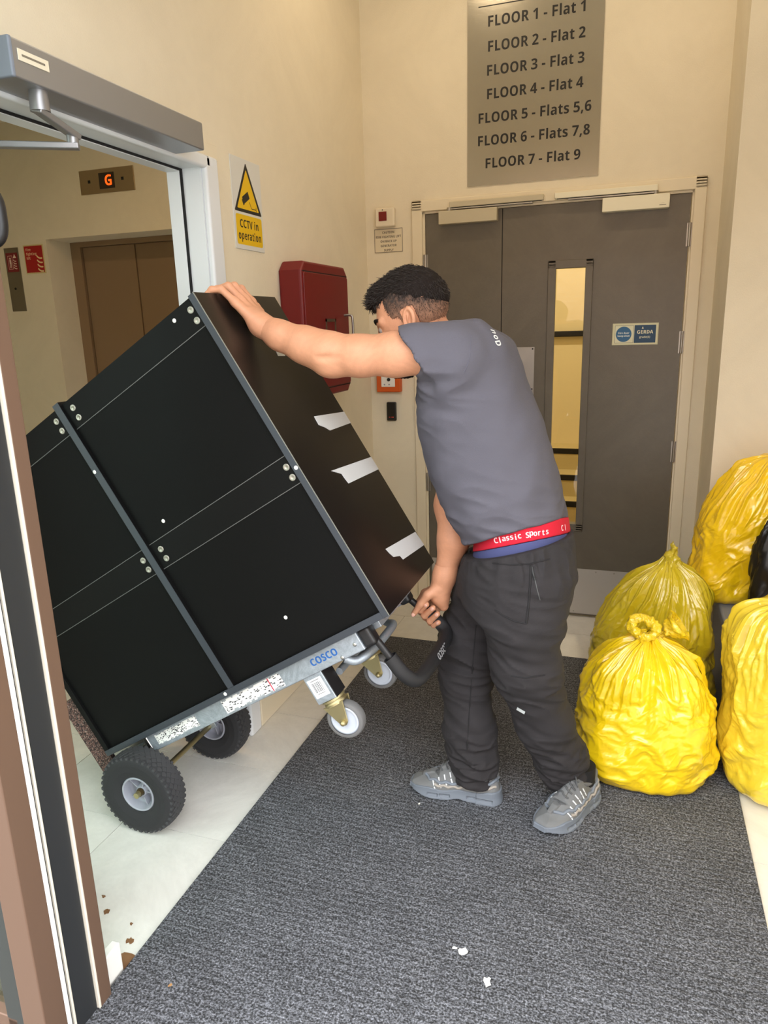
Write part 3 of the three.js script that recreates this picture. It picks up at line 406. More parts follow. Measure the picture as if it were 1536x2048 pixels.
// ------------------------------------------------------------------ hand trolley
const TR0 = V(-0.047, 0.1365, 0);
{
  const cs = Math.cos(TH), sn = Math.sin(TH), du = 0.159, dv = -0.0625;
  const t = grp('hand_trolley', 'galvanised folding hand trolley tipped back under the black cabinet', 'trolley', [TR0.x, TR0.y, 0]); t.rotation.z = TH;
  // local coordinates: cabinet corner frame minus the axle position
  const ax = (() => { const dx = TR0.x + 0.206, dy = TR0.y - 0.199; return [dx * cs + dy * sn, -dx * sn + dy * cs]; })();
  const X = u => u - ax[0], Y = n => n - ax[1], P = (u, n, z) => V(X(u), Y(n), z);
  const B = (u0, u1, n0, n1, z0, z1, b = 0.002) => bx(X(u0), X(u1), Y(n0), Y(n1), z0, z1, b);
  const rail = mesh('side_rail', B(0.16, 1.02, -0.058, -0.002, 1.995, 2.03, 0.004), galv, t);
  mesh('side_rail', B(0.16, 1.02, -0.058, -0.002, 1.665, 1.70, 0.004), galv, t);
  mesh('end_cap', B(1.018, 1.058, -0.060, 0.0, 1.985, 2.028, 0.012), blackPl, t); mesh('end_cap', B(1.018, 1.058, -0.060, 0.0, 1.665, 1.712, 0.012), blackPl, t);
  mesh('end_cap', B(0.150, 0.168, -0.062, -0.002, 1.990, 2.033, 0.004), steelBright, t);
  for (const u of [0.42, 0.72]) mesh('cross_member', B(u, u + 0.05, -0.05, -0.006, 1.70, 1.995), galv, t);
  mesh('cross_tube', tube([P(0.93, -0.06, 2.0), P(0.95, -0.085, 1.985), P(0.985, -0.088, 1.94), P(1.0, -0.085, 1.85), P(0.985, -0.088, 1.75), P(0.95, -0.085, 1.71), P(0.93, -0.06, 1.70)], 0.0125, 60), galv, t);
  mesh('brace', cyl(P(0.86, -0.10, 1.95), P(0.86, -0.10, 1.74), 0.011), galv, t); mesh('end_bar', B(1.03, 1.075, -0.03, -0.001, 1.712, 1.985), galv, t);
  mesh('support_arm', [B(0.0, 0.17, -0.016, -0.004, 2.0, 2.025), cyl(P(0.165, -0.02, 2.022), P(0.02, -0.045, 2.022), 0.005)], steel, t);
  // stickers and lettering
  const stick = (u0, u1, n0, n1, seedS, dens) => printed(t, u1 - u0, n1 - n0, 512, (x, w, h) => { x.fillStyle = '#e6e6e2'; x.fillRect(0, 0, w, h); let s = seedS; const r = () => { s = (s * 16807) % 2147483647; return s / 2147483647; }; x.fillStyle = '#3c3c40'; for (let i = 0; i < dens; i++) x.fillRect(r() * w, r() * h, 4 + r() * 16, 3 + r() * 6); x.fillStyle = '#9aa0a4'; for (let i = 0; i < 26; i++) x.fillRect(r() * w, r() < 0.5 ? 0 : h - 10, 10 + r() * 26, 10); if (seedS === 77) { x.fillStyle = '#c03048'; x.fillRect(w * 0.8, 0, 8, h); } }, [X((u0 + u1) / 2), Y((n0 + n1) / 2), 2.0306], 0, 'sticker', 0.6);
  stick(0.50, 0.735, -0.05, -0.008, 77, 90); stick(0.20, 0.385, -0.045, -0.010, 91, 150);
  const cg = text('COSCO', 0.021, 0.0008); cg.translate(X(0.845), Y(-0.036), 2.0302); cg.scale(1, 1, 1); mesh('lettering', cg, M(srgb(30, 90, 160), 0.5), t);
  for (const u of [0.945, 1.0]) mesh('bolt', new THREE.SphereGeometry(0.006, 12, 8).scale(1, 1, 0.5).translate(X(u), Y(u < 0.97 ? -0.05 : -0.032), 2.031), steelBright, t);
  // castors
  for (const [z, near] of [[1.992, 1], [1.69, 0]]) {
    const c = new THREE.Group(); c.name = 'castor'; t.add(c);
    const u = 0.826;
    mesh('post', B(u - 0.036, u + 0.030, -0.146, -0.055, z - 0.032, z + 0.032, 0.003), near ? galv : blackPl, c);
    if (near) { mesh('post_side', B(u + 0.0295, u + 0.032, -0.146, -0.06, z - 0.03, z + 0.03), blackPl, c);
      printed(c, 0.05, 0.058, 256, (x, w, h) => { x.fillStyle = '#e8e8ea'; x.fillRect(0, 0, w, h); x.fillStyle = '#3a3c44'; for (let i = 0, q = 46; q < w - 46; i++) { const b = 3 + (i * 7 % 5) * 2; x.fillRect(q, 60, b, h - 140); q += b + 4 + (i * 5 % 4) * 2; } x.fillStyle = '#777'; x.fillRect(50, 24, w - 100, 12); x.fillRect(60, h - 60, w - 120, 10); }, [X(u - 0.004), Y(-0.098), z + 0.0326], 0, 'barcode'); }
    mesh('swivel', [cyl(P(u, -0.146, z), P(u, -0.152, z), 0.036), cyl(P(u, -0.152, z), P(u, -0.160, z), 0.030, 0.034), cyl(P(u, -0.160, z), P(u, -0.166, z), 0.034)], gold, c);
    const f = new THREE.Shape(); f.moveTo(-0.034, 0); f.lineTo(0.034, 0); f.lineTo(0.014, -0.06); f.quadraticCurveTo(0.0, -0.078, -0.012, -0.06); f.closePath();
    for (const s of [-1, 1]) { const fg = new THREE.ExtrudeGeometry(f, { depth: 0.003, bevelEnabled: true, bevelSize: 0.001, bevelThickness: 0.001, bevelSegments: 1 }); fg.translate(X(u), Y(-0.163), z + s * 0.022 - 0.0015); mesh('fork', fg, gold, c); }
    const w = new THREE.Group(); w.position.set(X(u), Y(-0.222), z); 
    mesh('castor_tyre', new THREE.LatheGeometry([[0.044, -0.016], [0.052, -0.0165], [0.0555, -0.012], [0.057, 0], [0.0555, 0.012], [0.052, 0.0165], [0.044, 0.016]].map(p => new THREE.Vector2(...p)), 48).rotateX(Math.PI / 2).translate(X(u), Y(-0.222), z), M(srgb(112, 112, 112), 0.6, 0, { bumpMap: rep(grainT, [8, 2]), bumpScale: 0.0006 }), c);
    mesh('castor_wheel', new THREE.LatheGeometry([[0, -0.014], [0.012, -0.014], [0.014, -0.011], [0.034, -0.011], [0.036, -0.0145], [0.0445, -0.015], [0.0445, 0.015], [0.036, 0.0145], [0.034, 0.011], [0.014, 0.011], [0.012, 0.014], [0, 0.014]].map(p => new THREE.Vector2(...p)), 48).rotateX(Math.PI / 2).translate(X(u), Y(-0.222), z), M(srgb(186, 194, 206), 0.5), c);
    mesh('axle_nut', [cyl(P(u, -0.222, z - 0.03), P(u, -0.222, z + 0.03), 0.007), new THREE.SphereGeometry(0.0085, 14, 10).translate(X(u), Y(-0.222), z + 0.029)], gold, c);
  }
  // handle
  mesh('handle_bar', tube([P(1.02, -0.012, 2.0), P(1.046, -0.05, 2.0), P(1.056, -0.115, 1.999)], 0.0105, 30), blackPl, t);
  mesh('handle_bar', tube([P(1.0, -0.016, 1.674), P(1.03, -0.035, 1.674), P(1.052, -0.085, 1.674), P(1.066, -0.13, 1.675)], 0.0105, 30), blackPl, t);
  const hp = [P(1.056, -0.112, 2.0), P(1.062, -0.17, 1.995), P(1.070, -0.205, 1.975), P(1.080, -0.214, 1.935), P(1.092, -0.212, 1.83), P(1.100, -0.205, 1.73), P(1.098, -0.186, 1.69), P(1.082, -0.145, 1.677), P(1.062, -0.098, 1.674)];
  mesh('handle_grip', tube(hp, 0.0205, 120, 20), M(srgb(30, 30, 32), 0.5, 0, { bumpMap: rep(grainT, 8), bumpScale: 0.0006 }), t);
  const gt = text('COSCO', 0.02, 0.0006); gt.center(); gt.rotateZ(Math.PI); gt.rotateY(Math.PI / 2); gt.rotateZ(-0.1); gt.translate(X(1.094) + 0.0208, Y(-0.209), 1.82); mesh('grip_lettering', gt, M(srgb(150, 150, 152), 0.6), t);
  // axle, wheels, toe plate
  mesh('axle', cyl(V(0, 0, 1.63), V(0, 0, 2.125), 0.0095), gold, t);
  for (const z of [1.985, 1.70]) mesh('axle_bracket', bx(-0.03, 0.03, -0.012, -ax[1] - 0.02, z, z + 0.01, 0.002), galv, t);
  const tread = M(srgb(40, 40, 42), 0.85);
  for (const z of [2.088, 1.672]) {
    const w = new THREE.Group(); w.name = 'wheel'; w.position.z = z; t.add(w);
    const L = (p, seg = 64) => new THREE.LatheGeometry(p.map(q => new THREE.Vector2(...q)), seg).rotateX(Math.PI / 2);
    mesh('tread', L([[0.117, -0.039], [0.126, -0.036], [0.132, -0.026], [0.135, -0.010], [0.1355, 0], [0.135, 0.010], [0.132, 0.026], [0.126, 0.036], [0.117, 0.039]], 96), tread, w);
    mesh('sidewall', [L([[0.056, 0.020], [0.060, 0.029], [0.066, 0.034], [0.082, 0.039], [0.086, 0.0405], [0.089, 0.039], [0.103, 0.041], [0.106, 0.0425], [0.109, 0.041], [0.119, 0.0385]], 80), L([[0.119, -0.0385], [0.103, -0.041], [0.082, -0.039], [0.066, -0.034], [0.056, -0.020]], 80)], rubber, w);
    const blocks = []; for (let r = -2; r <= 2; r++) for (let i = 0; i < 40; i++) { const b = bx(-0.0072, 0.0072, -0.0072, 0.0072, -0.0016, 0.0016); b.rotateZ(Math.PI / 4); b.rotateX(-Math.PI / 2); b.translate(0, 0.1352 - 0.0007 * r * r, r * 0.0106); b.rotateZ((i + (r & 1 ? 0.5 : 0)) / 40 * 6.2832); blocks.push(b); }
    const shoulder = []; for (let i = 0; i < 40; i++) for (const sg of [-1, 1]) { const b = bx(-0.005, 0.005, 0.1225, 0.131, sg > 0 ? 0.0285 : -0.0375, sg > 0 ? 0.0375 : -0.0285, 0.0015); b.rotateZ((i + 0.5) / 40 * 6.2832); shoulder.push(b); }
    const tb = mesh('tread_blocks', [...blocks, ...shoulder], M(srgb(58, 58, 60), 0.85), w); tb.userData.kind = 'stuff';
    const rim = M(srgb(156, 158, 168), 0.42, 0.1);
    mesh('rim', L([[0.058, -0.02], [0.060, 0.026], [0.056, 0.031], [0.051, 0.028], [0.048, 0.004], [0.046, -0.008], [0.020, -0.012], [0.018, 0.012], [0.011, 0.013], [0.011, -0.022], [0.047, -0.016], [0.058, -0.02]]), rim, w);
    for (let i = 0; i < 5; i++) { const s = bx(-0.002, 0.002, 0.016, 0.049, -0.012, 0.010, 0.001); s.rotateZ(i / 5 * 6.2832 + 0.4); mesh('spoke', s, rim, w); }
    mesh('hub_nut', [cyl(V(0, 0, 0.012), V(0, 0, 0.024), 0.012, 0.012, 6), cyl(V(0, 0, 0.022), V(0, 0, 0.034), 0.006)], M(srgb(120, 102, 70), 0.45, 0.9), w);
  }
  const speck = dataTex(256, () => { const r = rnd(); return r < 0.34 ? [44, 36, 36] : r < 0.60 ? [104, 72, 66] : r < 0.88 ? [146, 108, 98] : [196, 168, 156]; });
  mesh('toe_plate', B(-0.078, -0.008, -0.045, 0.22, 1.64, 2.035, 0.006), M(0xffffff, 0.85, 0, { map: rep(speck, 1.5), bumpMap: rep(grainT, 20), bumpScale: 0.004 }), t);
  mesh('toe_hinge', [cyl(P(-0.045, -0.056, 1.66), P(-0.045, -0.056, 2.04), 0.018), B(-0.03, 0.06, -0.05, -0.03, 1.99, 2.035)], blackPl, t);
}

// ------------------------------------------------------------------ yellow sacks and what they rest on
function bag(name, label, o) {
  const g = grp(name, label, 'rubbish bag', [o.c[0], o.c[1], o.c[2]], o.group), NU = o.nu || 300, NV = o.nv || 260, H = o.H;
  const prof = new THREE.CatmullRomCurve3((o.prof || [[0, 0], [0.55, 0], [0.88, 0.005], [1.0, 0.06], [1.07, 0.2], [1.02, 0.42], [0.92, 0.62], [0.74, 0.80], [0.42, 0.93], [0.15, 0.99], [0.05, 1.03]]).map(p => V(p[0], p[1], 0)), false, 'centripetal');
  const P = [], UV = [], I = [], s = o.seed;
  const ridge = n => 1 - Math.min(1, Math.abs(n) * 2.4), pv = prof.getSpacedPoints(NV);
  for (let j = 0; j <= NV; j++) for (let i = 0; i <= NU; i++) {
    const a = i / NU * Math.PI * 2, ca = Math.cos(a), sa = Math.sin(a), p = pv[j], v = clamp(p.y);
    const sq = Math.pow(Math.pow(Math.abs(ca), o.sq || 2.5) + Math.pow(Math.abs(sa), o.sq || 2.5), -1 / (o.sq || 2.5));
    let r = p.x * mix(sq, 1, sstep(0.55, 0.95, v));
    const side = sstep(0.3, 0.8, p.x), up = sstep(0.02, 0.14, v);
    const lump = N3(ca * 1.1 + s, v * 2.2, sa * 1.1) * 0.13 + N3(ca * 2.6 + s, v * 5 + 3, sa * 2.6) * 0.055;
    const wv = N3(ca * 2 + s * 3, v * 3, sa * 2);
    const pl = sstep(0.42, 0.9, v), pa = a * 7 + wv * 3.2 + s; 
    const pleat = pl * ((ridge(N3(Math.cos(a) * 4.2 + s, v * 0.6 + wv * 0.5, Math.sin(a) * 4.2)) - 0.5) * 0.13 + (ridge(N3(Math.cos(a) * 9 + s, v * 0.8, Math.sin(a) * 9 + wv)) - 0.5) * 0.07) * (0.45 + 0.55 * p.x);
    const dg = o.diag ?? 1.2, cr = (1 - pl * 0.6) * up * (Math.abs(N3(ca * 1.9 + s, (v + wv * 0.2) * 5.5 + a * dg * 0.6, sa * 1.9)) * 0.12 + Math.abs(N3(ca * 4 + s, (v + wv * 0.1) * 15 - a * dg, sa * 4 + 5)) * 0.05 + Math.abs(N3(ca * 5 + s, (v + wv * 0.1) * 42 + a * dg * 2, sa * 5 + 9)) * 0.018) - 0.035 * up;
    const fine = up * (N3(ca * 9 + s, v * 14 + a, sa * 9) * 0.004);
    r += side * up * lump + pleat - cr + fine;
    const w = sstep(0.25, 1, v), foot = (1 - up) * side * N3(ca * 5 + s, 1, sa * 5) * 0.05; r += foot;
    let x = o.rx * r * ca + o.top[0] * w * w + (o.lean?.[0] || 0) * v, z = o.rz * r * sa + o.top[1] * w * w + (o.lean?.[1] || 0) * v, y = p.y * H + (side * up * 0.02 + pl * 0.015) * N3(ca * 3, v * 6 + s, sa * 3);
    if (o.ear) { const q = sstep(0.7, 1, v); y += q * o.ear * Math.max(0, N3(a * 1.1 + s, 4, 1) + 0.3); }
    P.push(x, Math.max(y, 0.0005), z); UV.push(a * o.rx, p.y * H);
    if (j < NV && i < NU) { const q = j * (NU + 1) + i; I.push(q, q + NU + 1, q + 1, q + 1, q + NU + 1, q + NU + 2); }
  }
  const G = new THREE.BufferGeometry(); G.setAttribute('position', new THREE.Float32BufferAttribute(P, 3)); G.setAttribute('uv', new THREE.Float32BufferAttribute(UV, 2)); G.setIndex(I); G.computeVertexNormals();
  const nn = G.attributes.normal; for (let j = 0; j <= NV; j++) { const a = j * (NU + 1), b = a + NU; const x = nn.getX(a) + nn.getX(b), y = nn.getY(a) + nn.getY(b), z = nn.getZ(a) + nn.getZ(b), l = Math.hypot(x, y, z) || 1; nn.setXYZ(a, x / l, y / l, z / l); nn.setXYZ(b, x / l, y / l, z / l); }
  mesh('sack', G, o.mat, g); return g;
}
const crinkle = dataTex(512, (i, j) => { const a = i / 512 * 6.2832, b = j / 512 * 6.2832; const q = N3(Math.cos(a) * 2 + 5, Math.sin(a) * 2 + Math.cos(b) * 2, Math.sin(b) * 2); return 128 + 100 * (1 - Math.min(1, Math.abs(N3(Math.cos(a) * 5 + q, Math.sin(a) * 5 + Math.cos(b) * 5, Math.sin(b) * 5)) * 3)); }, false);
const filmMap = c => blotchT(c, 9, 1.6);
const film = c => M(0xffffff, 0.30, 0, { map: rep(filmMap(c), 1.6), bumpMap: rep(crinkle, 1.5), bumpScale: 0.002, clearcoat: 1, clearcoatRoughness: 0.09 });
const filmA = film([240, 206, 22]), filmB = film([204, 182, 34]), filmC = film([230, 202, 54]), filmD = film([244, 202, 22]);
function crumple(geo, amp, fr) { const p = geo.attributes.position, n = geo.attributes.normal; for (let i = 0; i < p.count; i++) { const x = p.getX(i), y = p.getY(i), z = p.getZ(i), d = amp * (N3(x * fr, y * fr, z * fr) + 0.5 * N3(x * fr * 2.3, y * fr * 2.3, z * fr * 2.3)); p.setXYZ(i, x + n.getX(i) * d, y + n.getY(i) * d, z + n.getZ(i) * d); } geo.computeVertexNormals(); return geo; }
{
  const b = bag('yellow_bag', 'bright yellow tied rubbish bag with a looped knot beside the grey shoe', { c: [1.434, 0.0115, 1.325], H: 0.50, rx: 0.216, rz: 0.185, top: [0.005, 0.02], seed: 1.7, mat: filmA, group: 'yellow rubbish bags' });
  mesh('knot', crumple(tube([V(0.0, 0.49, 0.03), V(-0.035, 0.51, 0.045), V(-0.055, 0.535, 0.04), V(-0.04, 0.56, 0.03), V(-0.005, 0.557, 0.03), V(0.02, 0.535, 0.035), V(0.01, 0.51, 0.04), V(-0.03, 0.50, 0.055)], 0.016, 120, 20), 0.008, 60), filmA, b);
  mesh('tail', crumple(new THREE.ConeGeometry(0.05, 0.09, 40, 24, true).rotateX(Math.PI).rotateZ(-0.9).translate(0.06, 0.515, 0.0), 0.012, 45), filmA, b);
  const b2 = bag('yellow_bag', 'olive yellow filled rubbish bag with a pointed ear against the grey door', { c: [1.452, 0.0115, 0.935], H: 0.64, rx: 0.216, rz: 0.17, top: [0.05, 0.03], seed: 5.2, mat: filmB, group: 'yellow rubbish bags', diag: 0.6 });
  mesh('ear', crumple(new THREE.ConeGeometry(0.045, 0.12, 40, 24, true).translate(0.06, 0.66, 0.03), 0.014, 40), filmB, b2);
  bag('yellow_bag', 'pale yellow upright rubbish bag on the bare floor past the mat edge', { c: [1.910, 0.0115, 1.285], H: 0.64, rx: 0.215, rz: 0.20, top: [-0.03, 0.02], seed: 9.4, mat: filmC, group: 'yellow rubbish bags', diag: 0.4, prof: [[0, 0], [0.55, 0], [0.88, 0.005], [1.0, 0.06], [1.03, 0.26], [1.02, 0.5], [0.99, 0.74], [0.86, 0.9], [0.6, 0.975], [0.3, 1.0], [0.1, 1.03]] });
  const t = bag('yellow_bag', 'orange yellow rubbish bag leaning on top of the grey crate', { c: [1.715, 0.4505, 0.71], H: 0.55, rx: 0.148, rz: 0.15, top: [0.05, 0.0], lean: [0.10, 0], seed: 14.1, mat: filmD, group: 'yellow rubbish bags', diag: -1.6, prof: [[0, 0], [0.5, 0], [0.82, 0.01], [0.96, 0.08], [1.02, 0.3], [1.04, 0.55], [0.98, 0.78], [0.8, 0.93], [0.5, 1.0], [0.22, 1.02], [0.05, 1.03]] });
  const crate = grp('grey_crate', 'grey plastic crate under the leaning yellow bag', 'crate', [1.985, 0.0115, 0.80]); const gm = M(srgb(128, 130, 134), 0.5);
  mesh('body', bx(-0.27, 0.27, 0, 0.40, -0.24, 0.22, 0.012), gm, crate); mesh('rim', bx(-0.285, 0.285, 0.39, 0.438, -0.255, 0.235, 0.01), gm, crate);
  bag('black_sack', 'black rubbish sack wedged between the yellow bags on the crate', { c: [1.922, 0.4505, 0.955], H: 0.44, rx: 0.14, rz: 0.08, top: [0, 0], seed: 21.3, mat: M(srgb(20, 18, 16), 0.35), nu: 120, nv: 100 });
}

// ------------------------------------------------------------------ the man
{
  const man = grp('person', 'man in grey T-shirt and black trousers bending to push the tilted cabinet', 'person', [1.02, 0.011, 1.66]);
  const put = (name, geo, mat, parent = man) => { geo.translate(-1.02, -0.011, -1.66); return mesh(name, geo, mat, parent); };
  const A = (u, v, z) => at(u, v, 'z', z);
  const cabW = (u, n, z) => V(-0.206 + u * Math.cos(TH) - n * Math.sin(TH), 0.199 + u * Math.sin(TH) + n * Math.cos(TH), z);
  const skin = M(srgb(207, 152, 119), 0.55, 0, { bumpMap: rep(grainT, 10), bumpScale: 0.0004, sheen: 0.15, map: rep(blotchT([246, 240, 236], 12, 3), 4) });
  const shirtM = M(srgb(88, 87, 97), 0.9, 0, { bumpMap: rep(grainT, 9), bumpScale: 0.0008, sheen: 0.2 }), trouserM = M(srgb(44, 42, 44), 0.88, 0, { bumpMap: rep(grainT, 12), bumpScale: 0.0008, map: rep(blotchT([236, 234, 236], 26, 2), 2) });
  // torso sections: front and back outline points
  const sec = (f, b, z, side) => { const p = A(f[0], f[1], z), q = A(b[0], b[1], z); return { c: p.clone().add(q).multiplyScalar(0.5), a: p.distanceTo(q) / 2, b: side, d: q.clone().sub(p).normalize() }; };
  const TS = [sec([962, 1140], [1134, 1090], 1.66, 0.18), sec([944, 1092], [1131, 1042], 1.66, 0.185), sec([892, 1000], [1116, 960], 1.665, 0.198), sec([855, 900], [1090, 862], 1.67, 0.20), sec([841, 812], [1054, 775], 1.68, 0.205), sec([852, 735], [1022, 690], 1.69, 0.19), sec([872, 682], [962, 645], 1.72, 0.10)];
  let T;
  function prepLoft(S) { const n = S.length, e = S[n - 1].c.clone().sub(S[0].c); e.z = 0; e.normalize(); const h = S.map(q => q.c.clone().sub(S[0].c).dot(e)), w = V(e.y, -e.x, 0); return { e, h, w, o: S[0].c, f: S.map((q, i) => q.c.clone().sub(S[0].c).dot(w)), z: S.map(q => q.c.z), a: S.map(q => q.a), b: S.map(q => q.b), n }; }
  const herm = (X, Y, i, t) => { const n = X.length, m = k => k <= 0 ? (Y[1] - Y[0]) / (X[1] - X[0]) : k >= n - 1 ? (Y[n - 1] - Y[n - 2]) / (X[n - 1] - X[n - 2]) : (Y[k + 1] - Y[k - 1]) / (X[k + 1] - X[k - 1]); const d = X[i + 1] - X[i], t2 = t * t, t3 = t2 * t; return (2 * t3 - 3 * t2 + 1) * Y[i] + (t3 - 2 * t2 + t) * d * m(i) + (3 * t2 - 2 * t3) * Y[i + 1] + (t3 - t2) * d * m(i + 1); };
  function loft(x, y, z, L, pw = 2.3, round = 0.02) {
    const dx = x - L.o.x, dy = y - L.o.y, H = dx * L.e.x + dy * L.e.y, hc = clamp(H, L.h[0], L.h[L.n - 1]); let i = 0; while (i < L.n - 2 && hc > L.h[i + 1]) i++; const t = (hc - L.h[i]) / (L.h[i + 1] - L.h[i]);
    const f = dx * L.w.x + dy * L.w.y - herm(L.h, L.f, i, t), g = z - herm(L.h, L.z, i, t), a = herm(L.h, L.a, i, t), b = herm(L.h, L.b, i, t);
    const k = Math.pow(Math.pow(Math.abs(f / a), pw) + Math.pow(Math.abs(g / b), pw), 1 / pw), d = (k - 1) * Math.min(a, b); return smax(d, Math.max(L.h[0] - H, H - L.h[L.n - 1]), round);
  }
  function plane3(a, b, c) { const n = b.clone().sub(a).cross(c.clone().sub(a)).normalize(); if (n.y < 0) n.negate(); return (x, y, z) => (x - a.x) * n.x + (y - a.y) * n.y + (z - a.z) * n.z; }
  T = prepLoft(TS);
  const shL = V(0.885, 1.435, 1.85), shR = V(0.84, 1.42, 1.52);
  const wristL = cabW(CW + 0.040, CH - 0.125, 1.885);
  const armL = [[shL, 0.066], [A(860, 700, 1.872), 0.060], [A(790, 709, 1.888), 0.053], [A(720, 712, 1.895), 0.050], [A(655, 706, 1.896), 0.052], [A(610, 690, 1.894), 0.045], [A(560, 671, 1.892), 0.036], [wristL, 0.0295]];
  const wristR = A(889, 1152, 1.668);
  const armR = [[shR, 0.062], [V(0.84, 1.06, 1.585), 0.05], [A(903, 1010, 1.625), 0.048], [A(907, 1080, 1.65), 0.044], [wristR, 0.031]];
  // left hand laid over the top edge
  const q = (u, n, z) => cabW(CW + u, CH + n, z);
  const handL = [], HL = (pts, k) => handL.push(pts);
  const fingersL = [
    [[q(0.026, -0.045, 1.922), 0.0105], [q(0.016, 0.002, 1.934), 0.0095], [q(-0.004, 0.014, 1.943), 0.0085], [q(-0.022, 0.010, 1.950), 0.0075]],
    [[q(0.030, -0.040, 1.893), 0.0115], [q(0.021, 0.010, 1.896), 0.0105], [q(-0.010, 0.021, 1.902), 0.0092], [q(-0.035, 0.010, 1.906), 0.008]],
    [[q(0.031, -0.040, 1.864), 0.0118], [q(0.021, 0.012, 1.862), 0.0108], [q(-0.012, 0.022, 1.864), 0.0095], [q(-0.038, 0.011, 1.866), 0.0082]],
    [[q(0.029, -0.044, 1.836), 0.0115], [q(0.019, 0.006, 1.828), 0.0105], [q(-0.010, 0.017, 1.826), 0.0092], [q(-0.034, 0.010, 1.826), 0.008]],
    [[q(0.028, -0.095, 1.842), 0.015], [q(0.019, -0.070, 1.800), 0.012], [q(0.013, -0.044, 1.782), 0.0095]]];
  const palmL = (x, y, z) => { let d = 1e9; const kn = fingersL.slice(0, 4).map(f => f[0][0]); for (let i = 0; i < 4; i++) d = smin(d, cap(x, y, z, kn[i], wristL.clone().lerp(V(wristL.x, wristL.y, kn[i].z), 0.3), 0.0125, 0.019), 0.014); return d; };
  const handLf = (x, y, z) => { let d = smin(palmL(x, y, z), cap(x, y, z, wristL, armL[6][0], 0.0295, 0.036), 0.03); let fi = 1e9; for (const f of fingersL) fi = Math.min(fi, chain(x, y, z, f, 0.006)); return smin(d, fi, 0.010); };
  const R_ = (u, v, z, r) => [A(u, v, z), r];
  const fingersR = [
    [R_(850, 1186, 1.645, 0.012), R_(836, 1207, 1.650, 0.0108), R_(840, 1220, 1.690, 0.010), R_(853, 1209, 1.708, 0.0088)],
    [R_(858, 1194, 1.643, 0.012), R_(841, 1222, 1.650, 0.0112), R_(849, 1231, 1.692, 0.0102), R_(866, 1216, 1.709, 0.009)],
    [R_(868, 1204, 1.643, 0.0118), R_(851, 1234, 1.652, 0.0108), R_(860, 1242, 1.692, 0.0098), R_(875, 1228, 1.707, 0.0088)],
    [R_(876, 1214, 1.645, 0.011), R_(861, 1245, 1.656, 0.0095), R_(868, 1250, 1.688, 0.0088), R_(877, 1245, 1.702, 0.0078)],
    [R_(874, 1178, 1.690, 0.017), R_(855, 1190, 1.706, 0.0145), R_(841, 1208, 1.712, 0.0112), R_(828, 1227, 1.712, 0.0088)]];
  const handRf = (x, y, z) => { let d = cap(x, y, z, wristR, A(880, 1190, 1.668), 0.031, 0.030); d = smin(d, cap(x, y, z, A(876, 1184, 1.675), A(887, 1212, 1.668), 0.027, 0.016), 0.02); for (let i = 0; i < 4; i++) d = smin(d, cap(x, y, z, fingersR[i][0][0], A(884, 1172, 1.655), 0.012, 0.02), 0.012); d = smin(d, cap(x, y, z, wristR, armR[3][0], 0.031, 0.044), 0.03); let fi = 1e9; for (const f of fingersR) fi = Math.min(fi, chain(x, y, z, f, 0.006)); return smin(d, fi, 0.009); };
  // head
  const HC = V(0.772, 1.541, 1.765), pa = 20 * Math.PI / 180, HF = V(-Math.cos(pa), -Math.sin(pa), 0), HU = V(-Math.sin(pa), Math.cos(pa), 0);
  const toH = (x, y, z) => { const a = x - HC.x, b = y - HC.y; return V(a * HF.x + b * HF.y, a * HU.x + b * HU.y, z - HC.z); };
  const neckB = V(0.885, 1.455, 1.725), H0 = V(0, 0, 0);
  const skull = (p) => smin(ell(p.x, p.y, p.z, V(-0.006, 0.038, 0), 0.100, 0.090, 0.077), ell(p.x, p.y, p.z, V(0.040, -0.030, 0), 0.062, 0.088, 0.062), 0.03);
  const headf = (x, y, z) => {
    const p = toH(x, y, z), s = Math.abs(p.z), ps = V(p.x, p.y, s); let d = skull(p);
    d = smin(d, cap(ps.x, ps.y, ps.z, V(0.0, -0.062, 0.05), V(0.075, -0.105, 0.016), 0.022, 0.022), 0.03);
    d = smin(d, ell(p.x, p.y, p.z, V(0.078, -0.108, 0), 0.026, 0.022, 0.026), 0.02);
    d = smin(d, cap(ps.x, ps.y, ps.z, V(0.093, 0.022, 0.008), V(0.074, 0.020, 0.046), 0.010, 0.010), 0.015);
    d = smin(d, cap(p.x, p.y, p.z, V(0.099, 0.008, 0), V(0.121, -0.033, 0), 0.008, 0.012), 0.012); d = smin(d, cap(ps.x, ps.y, ps.z, V(0.11, -0.036, 0), V(0.104, -0.037, 0.014), 0.009, 0.008), 0.008);
    d = smax(d, -ell(ps.x, ps.y, ps.z, V(0.106, 0.002, 0.033), 0.018, 0.011, 0.017), 0.012);
    d = smin(d, ell(ps.x, ps.y, ps.z, V(0.084, 0.001, 0.033), 0.0125, 0.0125, 0.0125), 0.003);
    d = smin(d, cap(ps.x, ps.y, ps.z, V(0.103, -0.063, 0), V(0.094, -0.064, 0.02), 0.0065, 0.004), 0.006); d = smin(d, cap(ps.x, ps.y, ps.z, V(0.101, -0.075, 0), V(0.093, -0.072, 0.018), 0.007, 0.004), 0.006);
    // ear
    const e = V((ps.x + 0.008) * 0.966 + (ps.y + 0.004) * 0.259, -(ps.x + 0.008) * 0.259 + (ps.y + 0.004) * 0.966, ps.z - 0.079 - (ps.x < -0.008 ? 0.35 * (-0.008 - ps.x) : 0));
    let ear = ell(e.x, e.y, e.z, H0, 0.0185, 0.033, 0.0095); ear = smax(ear, -ell(e.x, e.y, e.z, V(0.003, 0.001, 0.010), 0.012, 0.0235, 0.0115), 0.002); ear = smin(ear, ell(e.x, e.y, e.z, V(0.004, 0.004, 0.001), 0.003, 0.014, 0.005), 0.005);
    d = smin(d, ear, 0.006);
